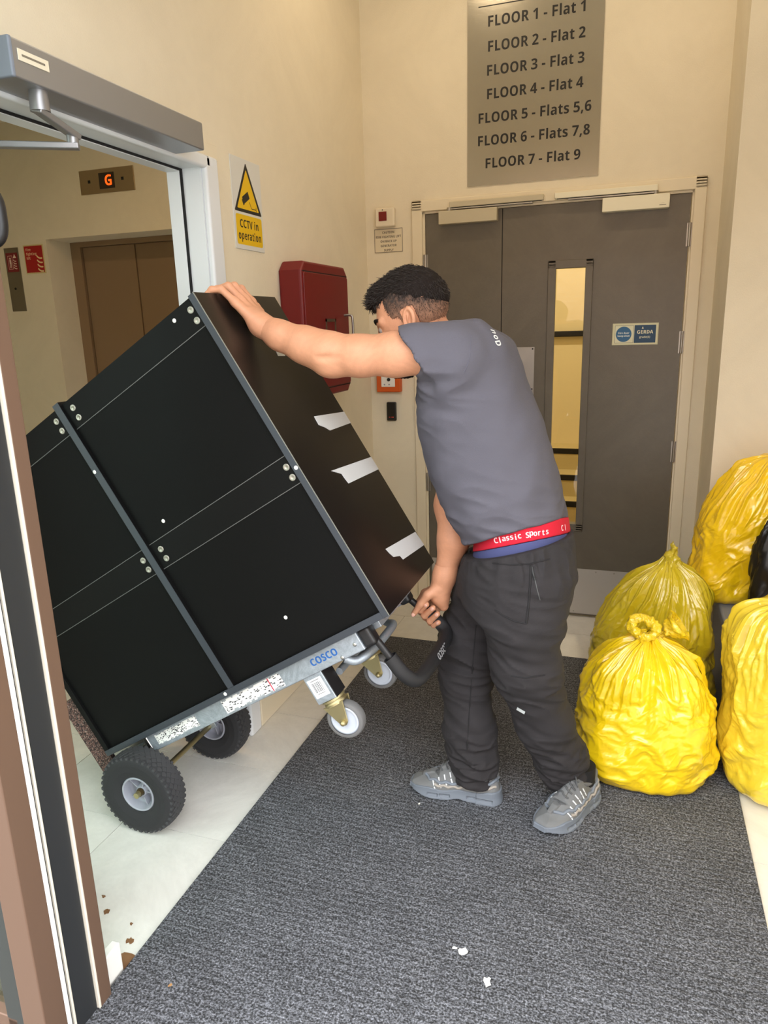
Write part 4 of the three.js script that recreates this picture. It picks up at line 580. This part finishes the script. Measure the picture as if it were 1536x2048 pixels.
    const nk = cap(x, y, z, neckB, V(HC.x + 0.045, HC.y - 0.06, HC.z - 0.01), 0.07, 0.058); return smin(d, nk, 0.03);
  };
  const bb = (pts, m) => [[0, 1, 2].map(i => Math.min(...pts.map(p => p.toArray()[i])) - m), [0, 1, 2].map(i => Math.max(...pts.map(p => p.toArray()[i])) + m)];
  const parts = [];
  { const pts = armL.map(p => p[0]), [lo, hi] = bb(pts, 0.09); const f = (x, y, z) => { let d = chain(x, y, z, armL, 0.03); d = smin(d, ell(x, y, z, A(668, 738, 1.90), 0.03, 0.018, 0.03), 0.03); return smax(d, -ell(x, y, z, A(655, 716, 1.960), 0.035, 0.007, 0.012), 0.012); }; parts.push(nets(f, lo, hi, 0.006)); }
  { const [lo, hi] = bb(armR.map(p => p[0]), 0.08); parts.push(nets((x, y, z) => chain(x, y, z, armR, 0.03), lo, hi, 0.007)); }
  { const core = [[neckB, 0.06], [V(0.90, 1.35, 1.69), 0.10], [V(0.98, 1.1, 1.665), 0.12], [V(1.04, 0.93, 1.66), 0.12]], legs = [[V(1.05, 0.9, 1.66), 0.10], [A(1052, 1335, 1.70), 0.055], [A(1133, 1535, 1.58), 0.035]], leg2 = [[V(1.03, 0.9, 1.6), 0.10], [A(933, 1340, 1.60), 0.055], [A(948, 1545, 1.65), 0.038]];
    const sh = [[shL, 0.062], [neckB, 0.06], [shR, 0.06]]; const [lo, hi] = bb([...core, ...legs, ...leg2, ...sh].map(p => p[0]), 0.14); parts.push(nets((x, y, z) => smin(smin(chain(x, y, z, core, 0.06), chain(x, y, z, sh, 0.03), 0.04), Math.min(chain(x, y, z, legs, 0.04), chain(x, y, z, leg2, 0.04)), 0.04), lo, hi, 0.012)); }
  { const [lo, hi] = bb([HC], 0.165); hi[0] += 0.03; parts.push(nets(headf, lo, hi, 0.0032)); }
  { const [lo, hi] = bb([wristL, ...fingersL.flat().map(p => p[0])], 0.045); parts.push(nets(handLf, lo, hi, 0.0026)); }
  { const [lo, hi] = bb([wristR, ...fingersR.flat().map(p => p[0])], 0.04); parts.push(nets(handRf, lo, hi, 0.0026)); }
  const body = put('body', merge(parts), skin);
  // nails
  const nail = M(srgb(226, 176, 156), 0.35);
  for (const f of fingersR) { const a = f[f.length - 2][0], b = f[f.length - 1][0], r = f[f.length - 1][1], d = b.clone().sub(a).normalize(), up = CAM.clone().sub(b).normalize(); up.addScaledVector(d, -up.dot(d)).normalize(); const g = new THREE.SphereGeometry(1, 14, 10).scale(r * 0.85, r * 0.7, r * 0.25); const m4 = new THREE.Matrix4().makeBasis(d, V().crossVectors(up, d), up); g.applyMatrix4(m4); const p = b.clone().addScaledVector(d, r * 0.15).addScaledVector(up, r * 0.86); g.translate(p.x - 1.02, p.y - 0.011, p.z - 1.66); mesh('nail', g, nail, body); }
  // hair, fade, beard, brows
  const [hlo, hhi] = bb([HC], 0.16);
  const hairM = M(srgb(27, 20, 17), 0.8, 0, { specularIntensity: 0.35 }), fadeM = M(0xffffff, 0.75, 0, { vertexColors: true });
  const hairf = (x, y, z) => {
    const p = toH(x, y, z); const n = N3(p.x * 45, p.y * 70, p.z * 60) * 0.004 + N3(p.x * 60 + p.y * 60, p.y * 150, p.z * 200) * 0.0022;
    let d = ell(p.x, p.y, p.z, V(-0.004, 0.040, 0), 0.1055, 0.0965, 0.0805) - n; d = smin(d, ell(p.x, p.y, p.z, V(0.058, 0.096, 0), 0.040, 0.026, 0.05) - n * 1.2, 0.02); d = smin(d, ell(p.x, p.y, p.z, V(0.088, 0.080, 0.0), 0.022, 0.022, 0.042) - n * 1.4, 0.015);
    const line = p.x > 0.02 ? 0.072 - (p.x - 0.02) * 0.14 : 0.072 - (0.02 - p.x) * 0.62; return smax(d, (line - p.y) + 0.008 * N3(p.x * 60, p.z * 60, 3) + 0.006 * N3(p.x * 160, p.z * 160, 8), 0.016);
  };
  function strands(G, count, len, rad, dirOf, keep) {
    const P = G.attributes.position, Nn = G.attributes.normal, pos = [], idx = []; let made = 0, tries = 0;
    while (made < count && tries++ < count * 12) {
      const i = Math.floor(rnd() * P.count), p = V(P.getX(i), P.getY(i), P.getZ(i)), n = V(Nn.getX(i), Nn.getY(i), Nn.getZ(i)), h = toH(p.x, p.y, p.z); if (!keep(h)) continue; made++;
      p.add(V(rnd() - 0.5, rnd() - 0.5, rnd() - 0.5).multiplyScalar(0.003)).addScaledVector(n, -0.001);
      const d = dirOf(h, n).add(V(rnd() - 0.5, rnd() - 0.5, rnd() - 0.5).multiplyScalar(0.7)).normalize(), L = len * (0.6 + 0.8 * rnd()), a = V().crossVectors(d, n).normalize(), b = V().crossVectors(d, a), m = p.clone().addScaledVector(d, L * 0.55).addScaledVector(n, L * 0.10), e = p.clone().addScaledVector(d, L).addScaledVector(n, -L * 0.05), o = pos.length / 3;
      for (const [c, r] of [[p, rad], [m, rad * 0.8]]) for (let k = 0; k < 3; k++) { const q = k / 3 * 6.2832; pos.push(c.x + (a.x * Math.cos(q) + b.x * Math.sin(q)) * r, c.y + (a.y * Math.cos(q) + b.y * Math.sin(q)) * r, c.z + (a.z * Math.cos(q) + b.z * Math.sin(q)) * r); } pos.push(e.x, e.y, e.z);
      for (let k = 0; k < 3; k++) { const k2 = (k + 1) % 3; idx.push(o + k, o + k2, o + 3 + k, o + k2, o + 3 + k2, o + 3 + k, o + 3 + k, o + 3 + k2, o + 6); }
    }
    const g = new THREE.BufferGeometry(); g.setAttribute('position', new THREE.Float32BufferAttribute(pos, 3)); g.setIndex(idx); g.computeVertexNormals(); g.setAttribute('uv', new THREE.BufferAttribute(new Float32Array(pos.length / 3 * 2), 2)); return g;
  }
  const hairG = nets(hairf, hlo, hhi, 0.003);
  const hs = put('hair_strands', strands(hairG, 5200, 0.0115, 0.0008, (h, n) => n.clone().multiplyScalar(0.22).addScaledVector(HF, h.y > 0.07 ? 0.9 : 0.15).addScaledVector(HU, h.y > 0.07 ? 0.1 : -0.7), h => h.y > 0.02), M(srgb(34, 25, 20), 0.6)); hs.userData.kind = 'stuff';
  put('hair', hairG, hairM);
  const sk = srgb(206, 150, 116), hr = srgb(40, 30, 25);
  const fadef = (x, y, z) => { const p = toH(x, y, z), s = Math.abs(p.z); let d = skull(p) - 0.0022 - 0.0012 * N3(p.x * 220, p.y * 90, p.z * 220); const lo = p.x > -0.01 ? mix(0.012, -0.055, sstep(0.022, 0.004, p.x)) : mix(-0.03, -0.075, sstep(-0.02, -0.08, p.x)); d = smax(d, lo - p.y, 0.006); d = smax(d, p.x - 0.052 + 0.3 * Math.max(0, 0.05 - p.y), 0.006); const ln = p.x > 0.02 ? 0.072 - (p.x - 0.02) * 0.14 : 0.072 - (0.02 - p.x) * 0.62; d = Math.max(d, p.y - ln - 0.012); d = Math.max(d, 0.006 - Math.hypot(Math.max(0, Math.abs(p.x + 0.008) - 0.013), Math.max(0, Math.abs(p.y + 0.005) - 0.026))); return d; };
  const fadeG = nets(fadef, hlo, hhi, 0.003, { color: (x, y, z) => { const p = toH(x, y, z), t = clamp(sstep(-0.045, 0.085, p.y) + 0.35 * N3(p.x * 160, p.y * 60, p.z * 160) + (rnd() - 0.5) * 0.3) * 0.0 + clamp(0.58 + 0.38 * sstep(-0.02, 0.06, p.y + 0.35 * Math.max(0, -0.03 - p.x)) + 0.14 * N3(p.x * 160, p.y * 60, p.z * 160) + (rnd() - 0.5) * 0.12); return [mix(sk.r, hr.r, t), mix(sk.g, hr.g, t), mix(sk.b, hr.b, t)]; } });
  const fs = put('fade_stubble', strands(fadeG, 5200, 0.0055, 0.0004, (h, n) => n.clone().multiplyScalar(0.5).addScaledVector(HU, -0.8), h => rnd() < 0.25 + 0.75 * sstep(-0.03, 0.05, h.y)), M(srgb(40, 31, 26), 0.7)); fs.userData.kind = 'stuff';
  put('hair_fade', fadeG, fadeM);
  put('beard', nets((x, y, z) => { const p = toH(x, y, z), s = Math.abs(p.z); let d = smin(cap(p.x, p.y, s, V(0.004, -0.066, 0.052), V(0.076, -0.114, 0.016), 0.0225, 0.026), ell(p.x, p.y, p.z, V(0.083, -0.118, 0), 0.030, 0.028, 0.032), 0.02) - 0.003 * N3(p.x * 120, p.y * 120, p.z * 120); return Math.max(d, p.y + 0.062); }, hlo, hhi, 0.0035), hairM);
  for (const s of [-1, 1]) { const w = (f, u, l) => HC.clone().addScaledVector(HF, f).addScaledVector(HU, u).add(V(0, 0, l * s)); put('eyebrow', tube([w(0.103, 0.026, 0.012), w(0.098, 0.032, 0.03), w(0.082, 0.027, 0.05)], 0.0045, 16, 8), hairM); put('eye', new THREE.SphereGeometry(0.0128, 20, 14).translate(...w(0.0845, 0.001, 0.033).toArray()), M(srgb(150, 136, 128), 0.3)); put('iris', new THREE.SphereGeometry(0.006, 14, 10).translate(...w(0.092, 0.0, 0.0345).toArray()), M(srgb(34, 22, 16), 0.15)); }
  // T-shirt
  const slD = A(800, 712, 1.888).sub(shL).normalize();
  const hemN = V(Math.cos(-1.85), 0, 0);
  const wr = (x, y, z) => {
    const a = N3(x * 5, y * 14 - x * 7, z * 4), b = N3(x * 9 + y * 8, y * 22, z * 9), c = N3(x * 11 + 3, y * 7 - x * 12, z * 11);
    const low = sstep(1.2, 0.9, y), arm = Math.exp(-((x - 0.84) ** 2 + (y - 1.37) ** 2) / 0.012);
    return 0.004 * a + (0.002 + 0.009 * low + 0.010 * arm) * (1 - Math.abs(b) * 2.2) * 0.6 + 0.0045 * c;
  };
  const sleeveEnd = A(838, 714, 1.885), sleeve = [[shL, 0.086], [sleeveEnd, 0.083]], sleeveR = [[shR, 0.085], [V(0.84, 1.2, 1.545), 0.08]];
  const opN = V(-0.80, -0.58, 0.12).normalize(), opP = A(832, 710, 1.93);
  const h0 = A(942, 1090, 1.7), h1 = A(1131, 1040, 1.66), hemDir = h1.clone().sub(h0).normalize(), hn = V(-hemDir.y, hemDir.x, 0);
  const hemPl = plane3(A(942, 1089, 1.72), A(1040, 1061, 1.85), A(1131, 1038, 1.68));
  const shirtBase = (x, y, z) => {
    let d = loft(x, y, z, T); d = smin(d, chain(x, y, z, [[V(0.93, 1.455, 1.78), 0.075], [shL, 0.084]], 0.02), 0.05); d = smin(d, chain(x, y, z, [[V(0.93, 1.44, 1.6), 0.07], [shR, 0.08]], 0.02), 0.05);
    const cutL = (x - opP.x) * opN.x + (y - opP.y) * opN.y + (z - opP.z) * opN.z; const sl = smax(chain(x, y, z, [[shL, 0.084], [A(838, 712, 1.883), 0.076], [A(790, 712, 1.888), 0.074]], 0.02), cutL, 0.004);
    d = smin(d, sl, 0.03); d = smin(d, smax(chain(x, y, z, sleeveR, 0.02), 1.22 - y, 0.004), 0.03); return d;
  };
  const shirtf = (x, y, z) => { let d = shirtBase(x, y, z) - wr(x, y, z); const hem = -hemPl(x, y, z) + 0.004 * N3(x * 14, 2, z * 14); d = smax(d, hem, 0.004); const nc = cap(x, y, z, V(0.90, 1.46, 1.725), V(0.80, 1.53, 1.755), 0.066, 0.07); return smax(d, -nc, 0.004); };
  const shirt = put('t_shirt', nets(shirtf, [0.62, 0.82, 1.38], [1.26, 1.62, 2.02], 0.0065), shirtM);
  const march = (f, u, v, t0 = 1.2, t1 = 3.2) => { const d = rayOf(u, v).normalize(); let t = t0; for (let i = 0; i < 200 && t < t1; i++) { const p = CAM.clone().addScaledVector(d, t), s = f(p.x, p.y, p.z); if (s < 0.0004) return p; t += Math.max(0.0008, s * 0.6); } return null; };
  const grad = (f, p) => V(f(p.x + 0.003, p.y, p.z) - f(p.x - 0.003, p.y, p.z), f(p.x, p.y + 0.003, p.z) - f(p.x, p.y - 0.003, p.z), f(p.x, p.y, p.z + 0.003) - f(p.x, p.y, p.z - 0.003)).normalize();
  function decal(name, geo, f, u, v, u2, v2, mat, parent, lift = 0.0015) { const p = march(f, u, v), p2 = march(f, u2, v2); if (!p || !p2) return; const n = grad(f, p), X = p2.sub(p); X.addScaledVector(n, -X.dot(n)).normalize(); const Y = V().crossVectors(n, X); geo.applyMatrix4(new THREE.Matrix4().makeBasis(X, Y, n)); geo.translate(p.x + n.x * lift, p.y + n.y * lift, p.z + n.z * lift); return put(name, geo, mat, parent); }
  const inkW = M(srgb(206, 210, 210), 0.7);
  for (const [s, u, v, u2, v2] of [['n', 986, 664, 991, 674], ['o', 991, 675, 996, 686], ['D', 996, 687, 1000, 698]]) { const g = text(s, 0.019, 0.0006); g.center(); decal('print', g, shirtf, u, v, u2, v2, inkW, shirt); }
  const seamPts = [[948, 640], [942, 680], [938, 720], [928, 745]].map(p => march(shirtf, ...p)).filter(Boolean); if (seamPts.length > 2) put('seam', tube(seamPts, 0.0013, 30, 6), M(srgb(90, 90, 102), 0.9), shirt);
  // trousers
  const Wt = prepLoft([sec([925, 1215], [1118, 1190], 1.66, 0.165), sec([930, 1160], [1138, 1130], 1.66, 0.188), sec([948, 1100], [1142, 1074], 1.66, 0.186), sec([956, 1040], [1140, 1010], 1.66, 0.180)]);
  const legL = [[A(1062, 1150, 1.74), 0.112], [A(1045, 1230, 1.745), 0.107], [A(1050, 1330, 1.72), 0.094], [A(1088, 1440, 1.65), 0.079], [A(1122, 1515, 1.60), 0.066], [A(1132, 1550, 1.585), 0.058]];
  const legR = [[A(985, 1160, 1.58), 0.112], [A(942, 1270, 1.59), 0.093], [A(932, 1350, 1.605), 0.079], [A(938, 1450, 1.635), 0.073], [A(946, 1515, 1.65), 0.062], [A(950, 1545, 1.652), 0.056]];
  const tw = (x, y, z) => { const lo = sstep(0.36, 0.14, y), kn = Math.exp(-((y - 0.5) ** 2) / 0.012); const a = N3(x * 6, y * 12 + x * 6, z * 6), b = 1 - Math.abs(N3(x * 8 + z * 5, y * 26 + x * 7, z * 8)) * 2.4, c = 1 - Math.abs(N3(x * 12, y * 40 + z * 10, z * 12)) * 2.4; const v = 1 - Math.abs(N3(x * 26, y * 4, z * 26)) * 2.2; return 0.005 * a + (0.0035 + 0.009 * lo + 0.006 * kn) * b + 0.006 * lo * c + 0.006 * sstep(0.74, 0.9, y) * v; };
  const wC = A(1045, 1088, 1.66);
  const w0 = A(985, 1108, 1.78), w1 = A(1140, 1073, 1.70), wd = w1.clone().sub(w0).normalize(), wn = V(-wd.y, wd.x, 0);
  const waistPl = plane3(A(985, 1112, 1.80), A(1055, 1104, 1.85), A(1142, 1066, 1.68));
  const trBase = (x, y, z) => { let d = smin(loft(x, y, z, Wt), Math.min(1e9, smin(chain(x, y, z, legL, 0.04), chain(x, y, z, legR, 0.04), 0.012)), 0.07); return d; };
  const trf = (x, y, z) => { let d = trBase(x, y, z) - tw(x, y, z); const up = waistPl(x, y, z); d = smax(d, up, 0.006);
    const ca = cap(x, y, z, A(1130, 1530, 1.6), A(1150, 1575, 1.56), 0.09, 0.11), cb = 0; return smax(d, 0.062 - y + (x > 1.06 ? 0.025 * (1.25 - x) : 0.05 * (0.95 - x)), 0.008); };
  const tr = put('trousers', nets(trf, [0.74, 0.05, 1.38], [1.34, 1.02, 1.98], 0.0065), trouserM);
  const stitch = M(srgb(30, 29, 31), 0.9), lineOn = (f, pts, r, mat, name, parent) => { const D = []; for (let i = 0; i < pts.length - 1; i++) for (let k = 0; k < 6; k++) D.push([mix(pts[i][0], pts[i + 1][0], k / 6), mix(pts[i][1], pts[i + 1][1], k / 6)]); D.push(pts[pts.length - 1]); const P = D.map(p => march(f, ...p)).filter(Boolean); if (P.length > 1) return put(name, tube(P, r, 90, 6), mat, parent); };
  lineOn(trf, [[1062, 1130], [1061, 1160], [1058, 1200], [1053, 1246]], 0.0035, stitch, 'pocket_edge', tr);
  lineOn(trf, [[1053, 1247], [1030, 1243], [1008, 1232], [990, 1220]], 0.0025, stitch, 'pocket_edge', tr);
  lineOn(trf, [[985, 1126], [1020, 1130], [1060, 1128], [1100, 1118]], 0.002, stitch, 'waist_seam', tr);
  lineOn(trf, [[1022, 1352], [1050, 1356], [1090, 1350]], 0.0024, stitch, 'knee_seam', tr);
  lineOn(trf, [[952, 1250], [946, 1320], [940, 1400], [934, 1500]], 0.0018, stitch, 'leg_seam', tr);
  lineOn(trf, [[1064, 1133], [1066, 1146], [1070, 1160]], 0.0035, M(srgb(60, 62, 64), 0.4, 0.6), 'zip', tr);
  lineOn(trf, [[1070, 1160], [1075, 1182], [1080, 1200]], 0.0014, M(srgb(90, 92, 92), 0.6), 'zip_cord', tr);
  decal('logo_patch', new THREE.BoxGeometry(0.026, 0.010, 0.001), trf, 1042, 1421, 1052, 1426, M(srgb(180, 186, 186), 0.6), tr);
  for (const [u, v] of [[944, 1100], [962, 1098], [975, 1100]]) { const p = march(trf, u, v + 6); if (p) put('cord_end', new THREE.TorusGeometry(0.008, 0.003, 8, 16).rotateY(0.4).translate(p.x, p.y + 0.006, p.z + 0.004), blackMatte, tr); }
  // underwear waistband and shorts
  const undL = prepLoft([sec([952, 1120], [1138, 1092], 1.66, 0.177), sec([955, 1080], [1137, 1052], 1.66, 0.176), sec([950, 1040], [1130, 1010], 1.66, 0.174)]), undB = (x, y, z) => loft(x, y, z, undL, 2.3, 0.003);
  const pTop = plane3(A(985, 1066, 1.80), A(1055, 1050, 1.84), A(1134, 1034, 1.68)), pMid = plane3(A(985, 1097, 1.80), A(1060, 1083, 1.84), A(1135, 1066, 1.68));
  const bandS = (x, y, z) => Math.max(pTop(x, y, z), -pMid(x, y, z));
  const bandf = (x, y, z) => smax(undB(x, y, z) - 0.0015, bandS(x, y, z), 0.002); const ubox = [[0.86, 0.80, 1.44], [1.24, 1.06, 1.88]];
  const band = put('waistband', nets(bandf, ...ubox, 0.004), M(srgb(196, 12, 44), 0.8, 0, { bumpMap: rep(grainT, 20), bumpScale: 0.0006 }));
  const shortS = (x, y, z) => Math.max(pMid(x, y, z), -pMid(x, y, z) - 0.06); put('shorts', nets((x, y, z) => smax(undB(x, y, z), shortS(x, y, z), 0.002), ...ubox, 0.005), M(srgb(66, 72, 116), 0.85));
  { const str = 'Classic Sports', us = [...str].map((c, i) => mix(992, 1094, i / (str.length - 1))); [...str].forEach((c, i) => { if (c === ' ') return; const g = text(c, 0.0155, 0.0006); g.center(); const u = us[i], v = 1082 - (u - 985) * 0.165 - (u - 985) * (1094 - u) * 0.0002; decal('lettering', g, bandf, u, v, u + 4, v - 0.66, M(srgb(236, 196, 200), 0.7), band, 0.001); }); for (const [c, u, v] of [['C', 1124, 1056], ['l', 1130, 1055]]) { const g = text(c, 0.0155, 0.0006); g.center(); decal('lettering', g, bandf, u, v, u + 2, v - 0.5, M(srgb(236, 196, 200), 0.7), band, 0.001); } }
  // shoes: local x forward (toe), y up, z to the wearer's side
  const up1 = M(srgb(112, 114, 115), 0.75, 0, { bumpMap: rep(grainT, 16), bumpScale: 0.0008 }), sole1 = M(srgb(112, 120, 130), 0.6), mid1 = M(srgb(116, 124, 134), 0.7), tan1 = M(srgb(160, 154, 146), 0.8), refl = M(srgb(222, 226, 228), 0.35), lace = M(srgb(84, 86, 88), 0.85);
  function shoe(heel, dir, side, label) {
    const s = new THREE.Group(); s.name = 'shoe'; man.add(s); s.position.set(heel.x - 1.02, 0.0, heel.z - 1.66); s.rotation.y = Math.atan2(-dir.z, dir.x); s.userData.label = label;
    const L = 0.296, half = (x) => { const t = x / L; return t < 0.25 ? 0.036 + 0.004 * Math.sin(t * 6) : t < 0.7 ? mix(0.037, 0.050, sstep(0.25, 0.7, t)) : 0.050 * Math.sqrt(Math.max(0.02, 1 - ((t - 0.7) / 0.315) ** 2.4)); };
    const cz = x => side * 0.008 * Math.sin(clamp(x / L) * Math.PI) * 1.2;
    const outline = (x, z, g) => { const t = x / L; const h = half(clamp(x, 0.004, L - 0.001)) + g; let d = Math.abs(z - cz(x)) - h; const ex = Math.max(-x - g, x - L - g); if (x < 0.035) d = Math.max(d, Math.hypot((x - 0.037) * 1.0, z) - 0.038 - g); return Math.max(d, ex); };
    const solef = (x, y, z) => { const top = 0.036 + 0.010 * sstep(0.12, 0.0, x) + 0.003 * Math.sin(x * 60); const toe = 0.016 * sstep(0.22, 0.30, x) + 0.007 * Math.exp(-(((x - 0.135) / 0.02) ** 2)); let d = Math.max(outline(x, z, 0.004 + 0.004 * sstep(0.03, 0.0, y)), y - top, toe - y); const g = Math.abs(Math.abs(z - cz(x)) - half(x) - 0.006); if (y > 0.011 && y < 0.02 && (x > 0.02 && x < 0.105 || x > 0.16 && x < 0.195 || x > 0.2 && x < 0.235)) d = Math.max(d, outline(x, z, 0.0)); return d; };
    const topY = x => x < 0.075 ? mix(0.094, 0.082, x / 0.075) : x < 0.15 ? mix(0.082, 0.108, sstep(0.075, 0.12, x)) : mix(0.105, 0.052, sstep(0.14, 0.27, x));
    const upf = (x, y, z) => { const h = topY(x), t = clamp((y - 0.03) / Math.max(0.01, h - 0.03)), inset = 0.020 * t * t + (x > 0.15 ? 0.018 * t * t * t : 0); let d = Math.max(outline(x, z, -inset - 0.001), y - h - 0.0 - (x > 0.12 ? 0.008 * (1 - ((z - cz(x)) / 0.03) ** 2) : 0), 0.026 - y); if (x > 0.2) d = Math.max(d, Math.hypot((x - 0.225) / 1.0, (y - 0.02) * 1.35) - 0.070); d = smax(d, -ell(x, y, z, V(0.072, 0.11, 0), 0.05, 0.05, 0.026), 0.006); return d - 0.0015; };
    mesh('sole', nets(solef, [-0.015, -0.006, -0.075], [0.315, 0.06, 0.075], 0.0034), sole1, s);
    const u = mesh('upper', nets(upf, [-0.015, 0.015, -0.075], [0.315, 0.135, 0.075], 0.0032), up1, s);
    const surf = (x, y, sg) => { let z = sg * 0.08; for (let i = 0; i < 90; i++) { if (upf(x, y, z) < 0.0002) break; z -= sg * 0.001; } return V(x, y, z); };
    for (const sg of [-1, 1]) {
      const wave = []; for (let i = 0; i <= 26; i++) { const x = 0.012 + i / 26 * 0.20; wave.push(surf(x, 0.047 + 0.016 * sstep(0.09, 0.01, x) + 0.0025 * Math.sin(i * 1.5), sg)); } mesh('wave_stripe', tube(wave, 0.0045, 80, 8), tan1, u);
      const w2 = []; for (let i = 0; i <= 26; i++) { const x = 0.008 + i / 26 * 0.24; w2.push(surf(x, 0.058 + 0.022 * sstep(0.09, 0.0, x) + 0.0025 * Math.sin(i * 1.5), sg)); } mesh('panel_stripe', tube(w2, 0.005, 80, 8), mid1, u);
      for (let i = 0; i < 6; i++) { const x = 0.128 + i * 0.018, y1 = topY(x) - 0.014; for (const k of [0, 1]) { const a = surf(x + k * -0.006, y1 - k * 0.015, sg), b = surf(x - 0.005 - k * 0.006, y1 - 0.012 - k * 0.015, sg); mesh('lace_loop', cyl(a, b, 0.0024, 0.0024, 8), refl, u); } }
    }
    const top = (x, z) => { let y = 0.14; for (let i = 0; i < 130; i++) { if (upf(x, y, z) < 0.0004) break; y -= 0.001; } return V(x, y + 0.001, z); };
    for (let i = 0; i < 5; i++) { const x = 0.136 + i * 0.018; mesh('lace', tube([-1, -0.4, 0.3, 1].map((k, j) => top(x + 0.007 * (j % 2), cz(x) + k * 0.019)), 0.0028, 20, 8), lace, u); }
    const kx = top(0.135, cz(0.13)); for (const sg of [-1, 1]) mesh('lace_bow', tube([kx, kx.clone().add(V(0.012, 0.018, sg * 0.015)), kx.clone().add(V(0.035, 0.012, sg * 0.034)), kx.clone().add(V(0.026, 0.0, sg * 0.03)), kx], 0.0024, 40, 8), lace, u);
    mesh('collar', tube([V(0.012, 0.096, 0.0), V(0.03, 0.094, 0.024), V(0.075, 0.082, 0.030), V(0.118, 0.100, 0.024), V(0.128, 0.106, 0), V(0.118, 0.100, -0.024), V(0.075, 0.082, -0.030), V(0.03, 0.094, -0.024)], 0.0065, 60, 10, true), up1, u);
    mesh('sock', cyl(V(0.062, 0.05, 0), V(0.066, 0.13, 0), 0.036, 0.038), blackMatte, s);
  }
  { const h = V(1.003, 0, 1.655); shoe(h, V(-1, 0, 0.03).normalize(), 1, 'grey trainer planted in front'); }
  { const h = V(1.288, 0, 1.520), t = V(1.150, 0, 1.77); shoe(h, t.sub(h).normalize(), -1, 'grey trainer turned outwards behind'); }
}
renderer.render(scene, camera);
